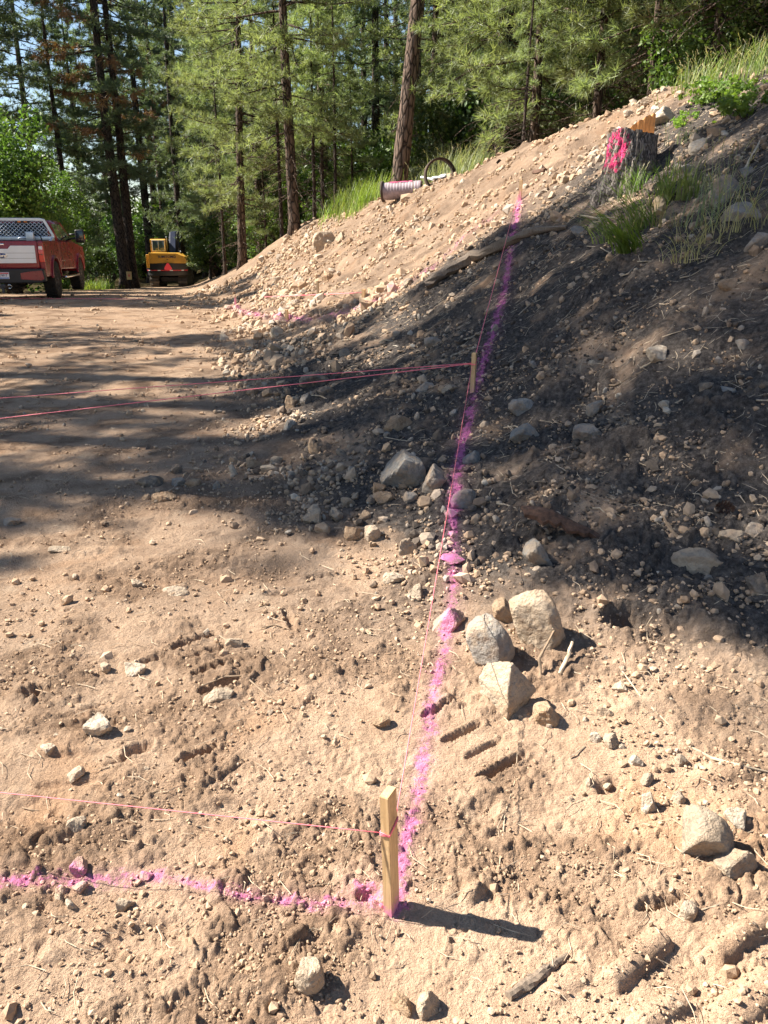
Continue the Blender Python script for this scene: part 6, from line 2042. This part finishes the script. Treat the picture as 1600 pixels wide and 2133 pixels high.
    q = MB(); q.tube([(.75, -.6, 2.0), (.75, -.6, 2.2)], .05, 10); q.build('exhaust_stack', M['mblack'], o)
    return o
ex = excavator()
_x, _y, _z = at(344, 50.)
ex.location = (_x, _y + 2., gz(_x, _y + 1.5) + .02)
ex.rotation_euler = (0, 0, R(6))
lab(ex, 'yellow and black excavator parked at the end of the road, seen from behind', 'excavator')

# ------------------------------------------------------------------ small board by the dark pines
_x, _y, _z = at(272, 43.)
sg = empty('notice_board', (_x, _y, _z), 0)
MB().box(-.04, .04, -.02, .02, -.2, 1.05).build('post', M['bark_dark'], sg)
MB().box(-.13, .15, -.05, -.022, .50, .92, .006).build('board', M['board'], sg)
MB().prism([(-.03, .66), (.05, .66), (.035, .78), (-.015, .78)], -.056, -.051, 'y').build('mark', M['tape_red'], sg)
lab(sg, 'small tan notice board on a post beside the twin dark pines', 'sign')

# ------------------------------------------------------------------ old culvert pipe pieces on the crest
def culvert():
    t = 17.9
    x, y, z = at(838, t)
    o = empty('culvert_pipe', (x, y, z + .14), 0)
    o.rotation_euler = (0, R(-3), R(-10))
    L, r = .88, .185
    prof = []
    n = 60
    for i in range(n + 1):
        prof.append((r + .0025 * math.sin(i * 2 * math.pi * 13 / n), -L / 2 + L * i / n))
    inner = [(p[0] - .012, p[1]) for p in prof[::-1]]
    q = MB(); q.lathe(prof + inner, 36, 'x', closed=True)
    q.build('pipe_wall', M['galv'], o)
    q = MB(); q.lathe([(r + .01, -L / 2 - .03), (r + .035, -L / 2 - .03), (r + .035, -L / 2 + .02), (r + .01, -L / 2 + .02)], 36, 'x', closed=True)
    q.build('end_band', M['rust'], o)
    # pink sprayed strip along the top
    V = []; Fc = []
    for i in range(13):
        for k in range(7):
            a = R(60 + 10 * k)
            V.append((-.30 + .55 * i / 12, (r + .0095) * math.cos(a), (r + .0095) * math.sin(a)))
    for i in range(12):
        for k in range(6):
            if (i * 7 + k * 3) % 5 != 0: Fc.append((i * 7 + k, i * 7 + k + 1, (i + 1) * 7 + k + 1, (i + 1) * 7 + k))
    MB().add(V, Fc, True).build('paint_patch', M['pipe_pink'], o, recalc=False)
    lab(o, 'grey culvert pipe with red spray paint lying on the crest of the bank', 'pipe')
    # upright rusty collar
    x, y, z = at(915, 16.9)
    c = empty('pipe_collar', (x, y, z + .10), 0)
    c.rotation_euler = (0, R(4), R(14))
    q = MB(); q.lathe([(.295, -.07), (.33, -.07), (.333, .0), (.33, .07), (.295, .07), (.305, 0)], 40, 'y', closed=True)
    q.build('ring', M['rust'], c)
    q = MB(); q.lathe([(.325, -.10), (.342, -.10), (.342, -.07), (.325, -.07)], 40, 'y', closed=True)
    q.build('flange', M['rust'], c)
    lab(c, 'rusty round pipe collar standing on edge beside the culvert pipe', 'pipe')
    # split plastic pieces
    for k, (u, tt, l, w, rz, lb, dz) in enumerate([(895, 17.3, .42, .06, -.35, 'white and blue plastic strip leaning beside the rusty collar', .06), (935, 17.2, .36, .10, .3, 'white plastic half pipe lying below the rusty collar', .02), (915, 17.0, .3, .08, -.2, 'short pale plastic piece on the crest in front of the collar', .01)]):
        x, y, z = at(u, tt)
        V = []; Fc = []
        n, m_ = 9, 7
        rg = random.Random(k)
        for lay in (1., .86):
            for i in range(n):
                for j in range(m_):
                    a = R(-75 + 150 * j / (m_ - 1))
                    V.append((-l / 2 + l * i / (n - 1), w * lay * math.sin(a), w * lay * math.cos(a) + rg.uniform(-.004, .004)))
        N = n * m_
        for i in range(n - 1):
            for j in range(m_ - 1):
                a, b, c2, d = i * m_ + j, i * m_ + j + 1, (i + 1) * m_ + j + 1, (i + 1) * m_ + j
                Fc += [(a, b, c2, d), (N + d, N + c2, N + b, N + a)]
            Fc += [(i * m_, (i + 1) * m_, N + (i + 1) * m_, N + i * m_), ((i + 1) * m_ + m_ - 1, i * m_ + m_ - 1, N + i * m_ + m_ - 1, N + (i + 1) * m_ + m_ - 1)]
        for e in (0, n - 1):
            for j in range(m_ - 1):
                Fc.append((e * m_ + j, e * m_ + j + 1, N + e * m_ + j + 1, N + e * m_ + j))
        p = MB().add(V, Fc, True).build('plastic_scrap', M['pvc'], None, (x, y, z + dz))
        p.rotation_euler = (0, R(12 if k == 0 else -6), rz)
        lab(p, lb, 'scrap')
culvert()
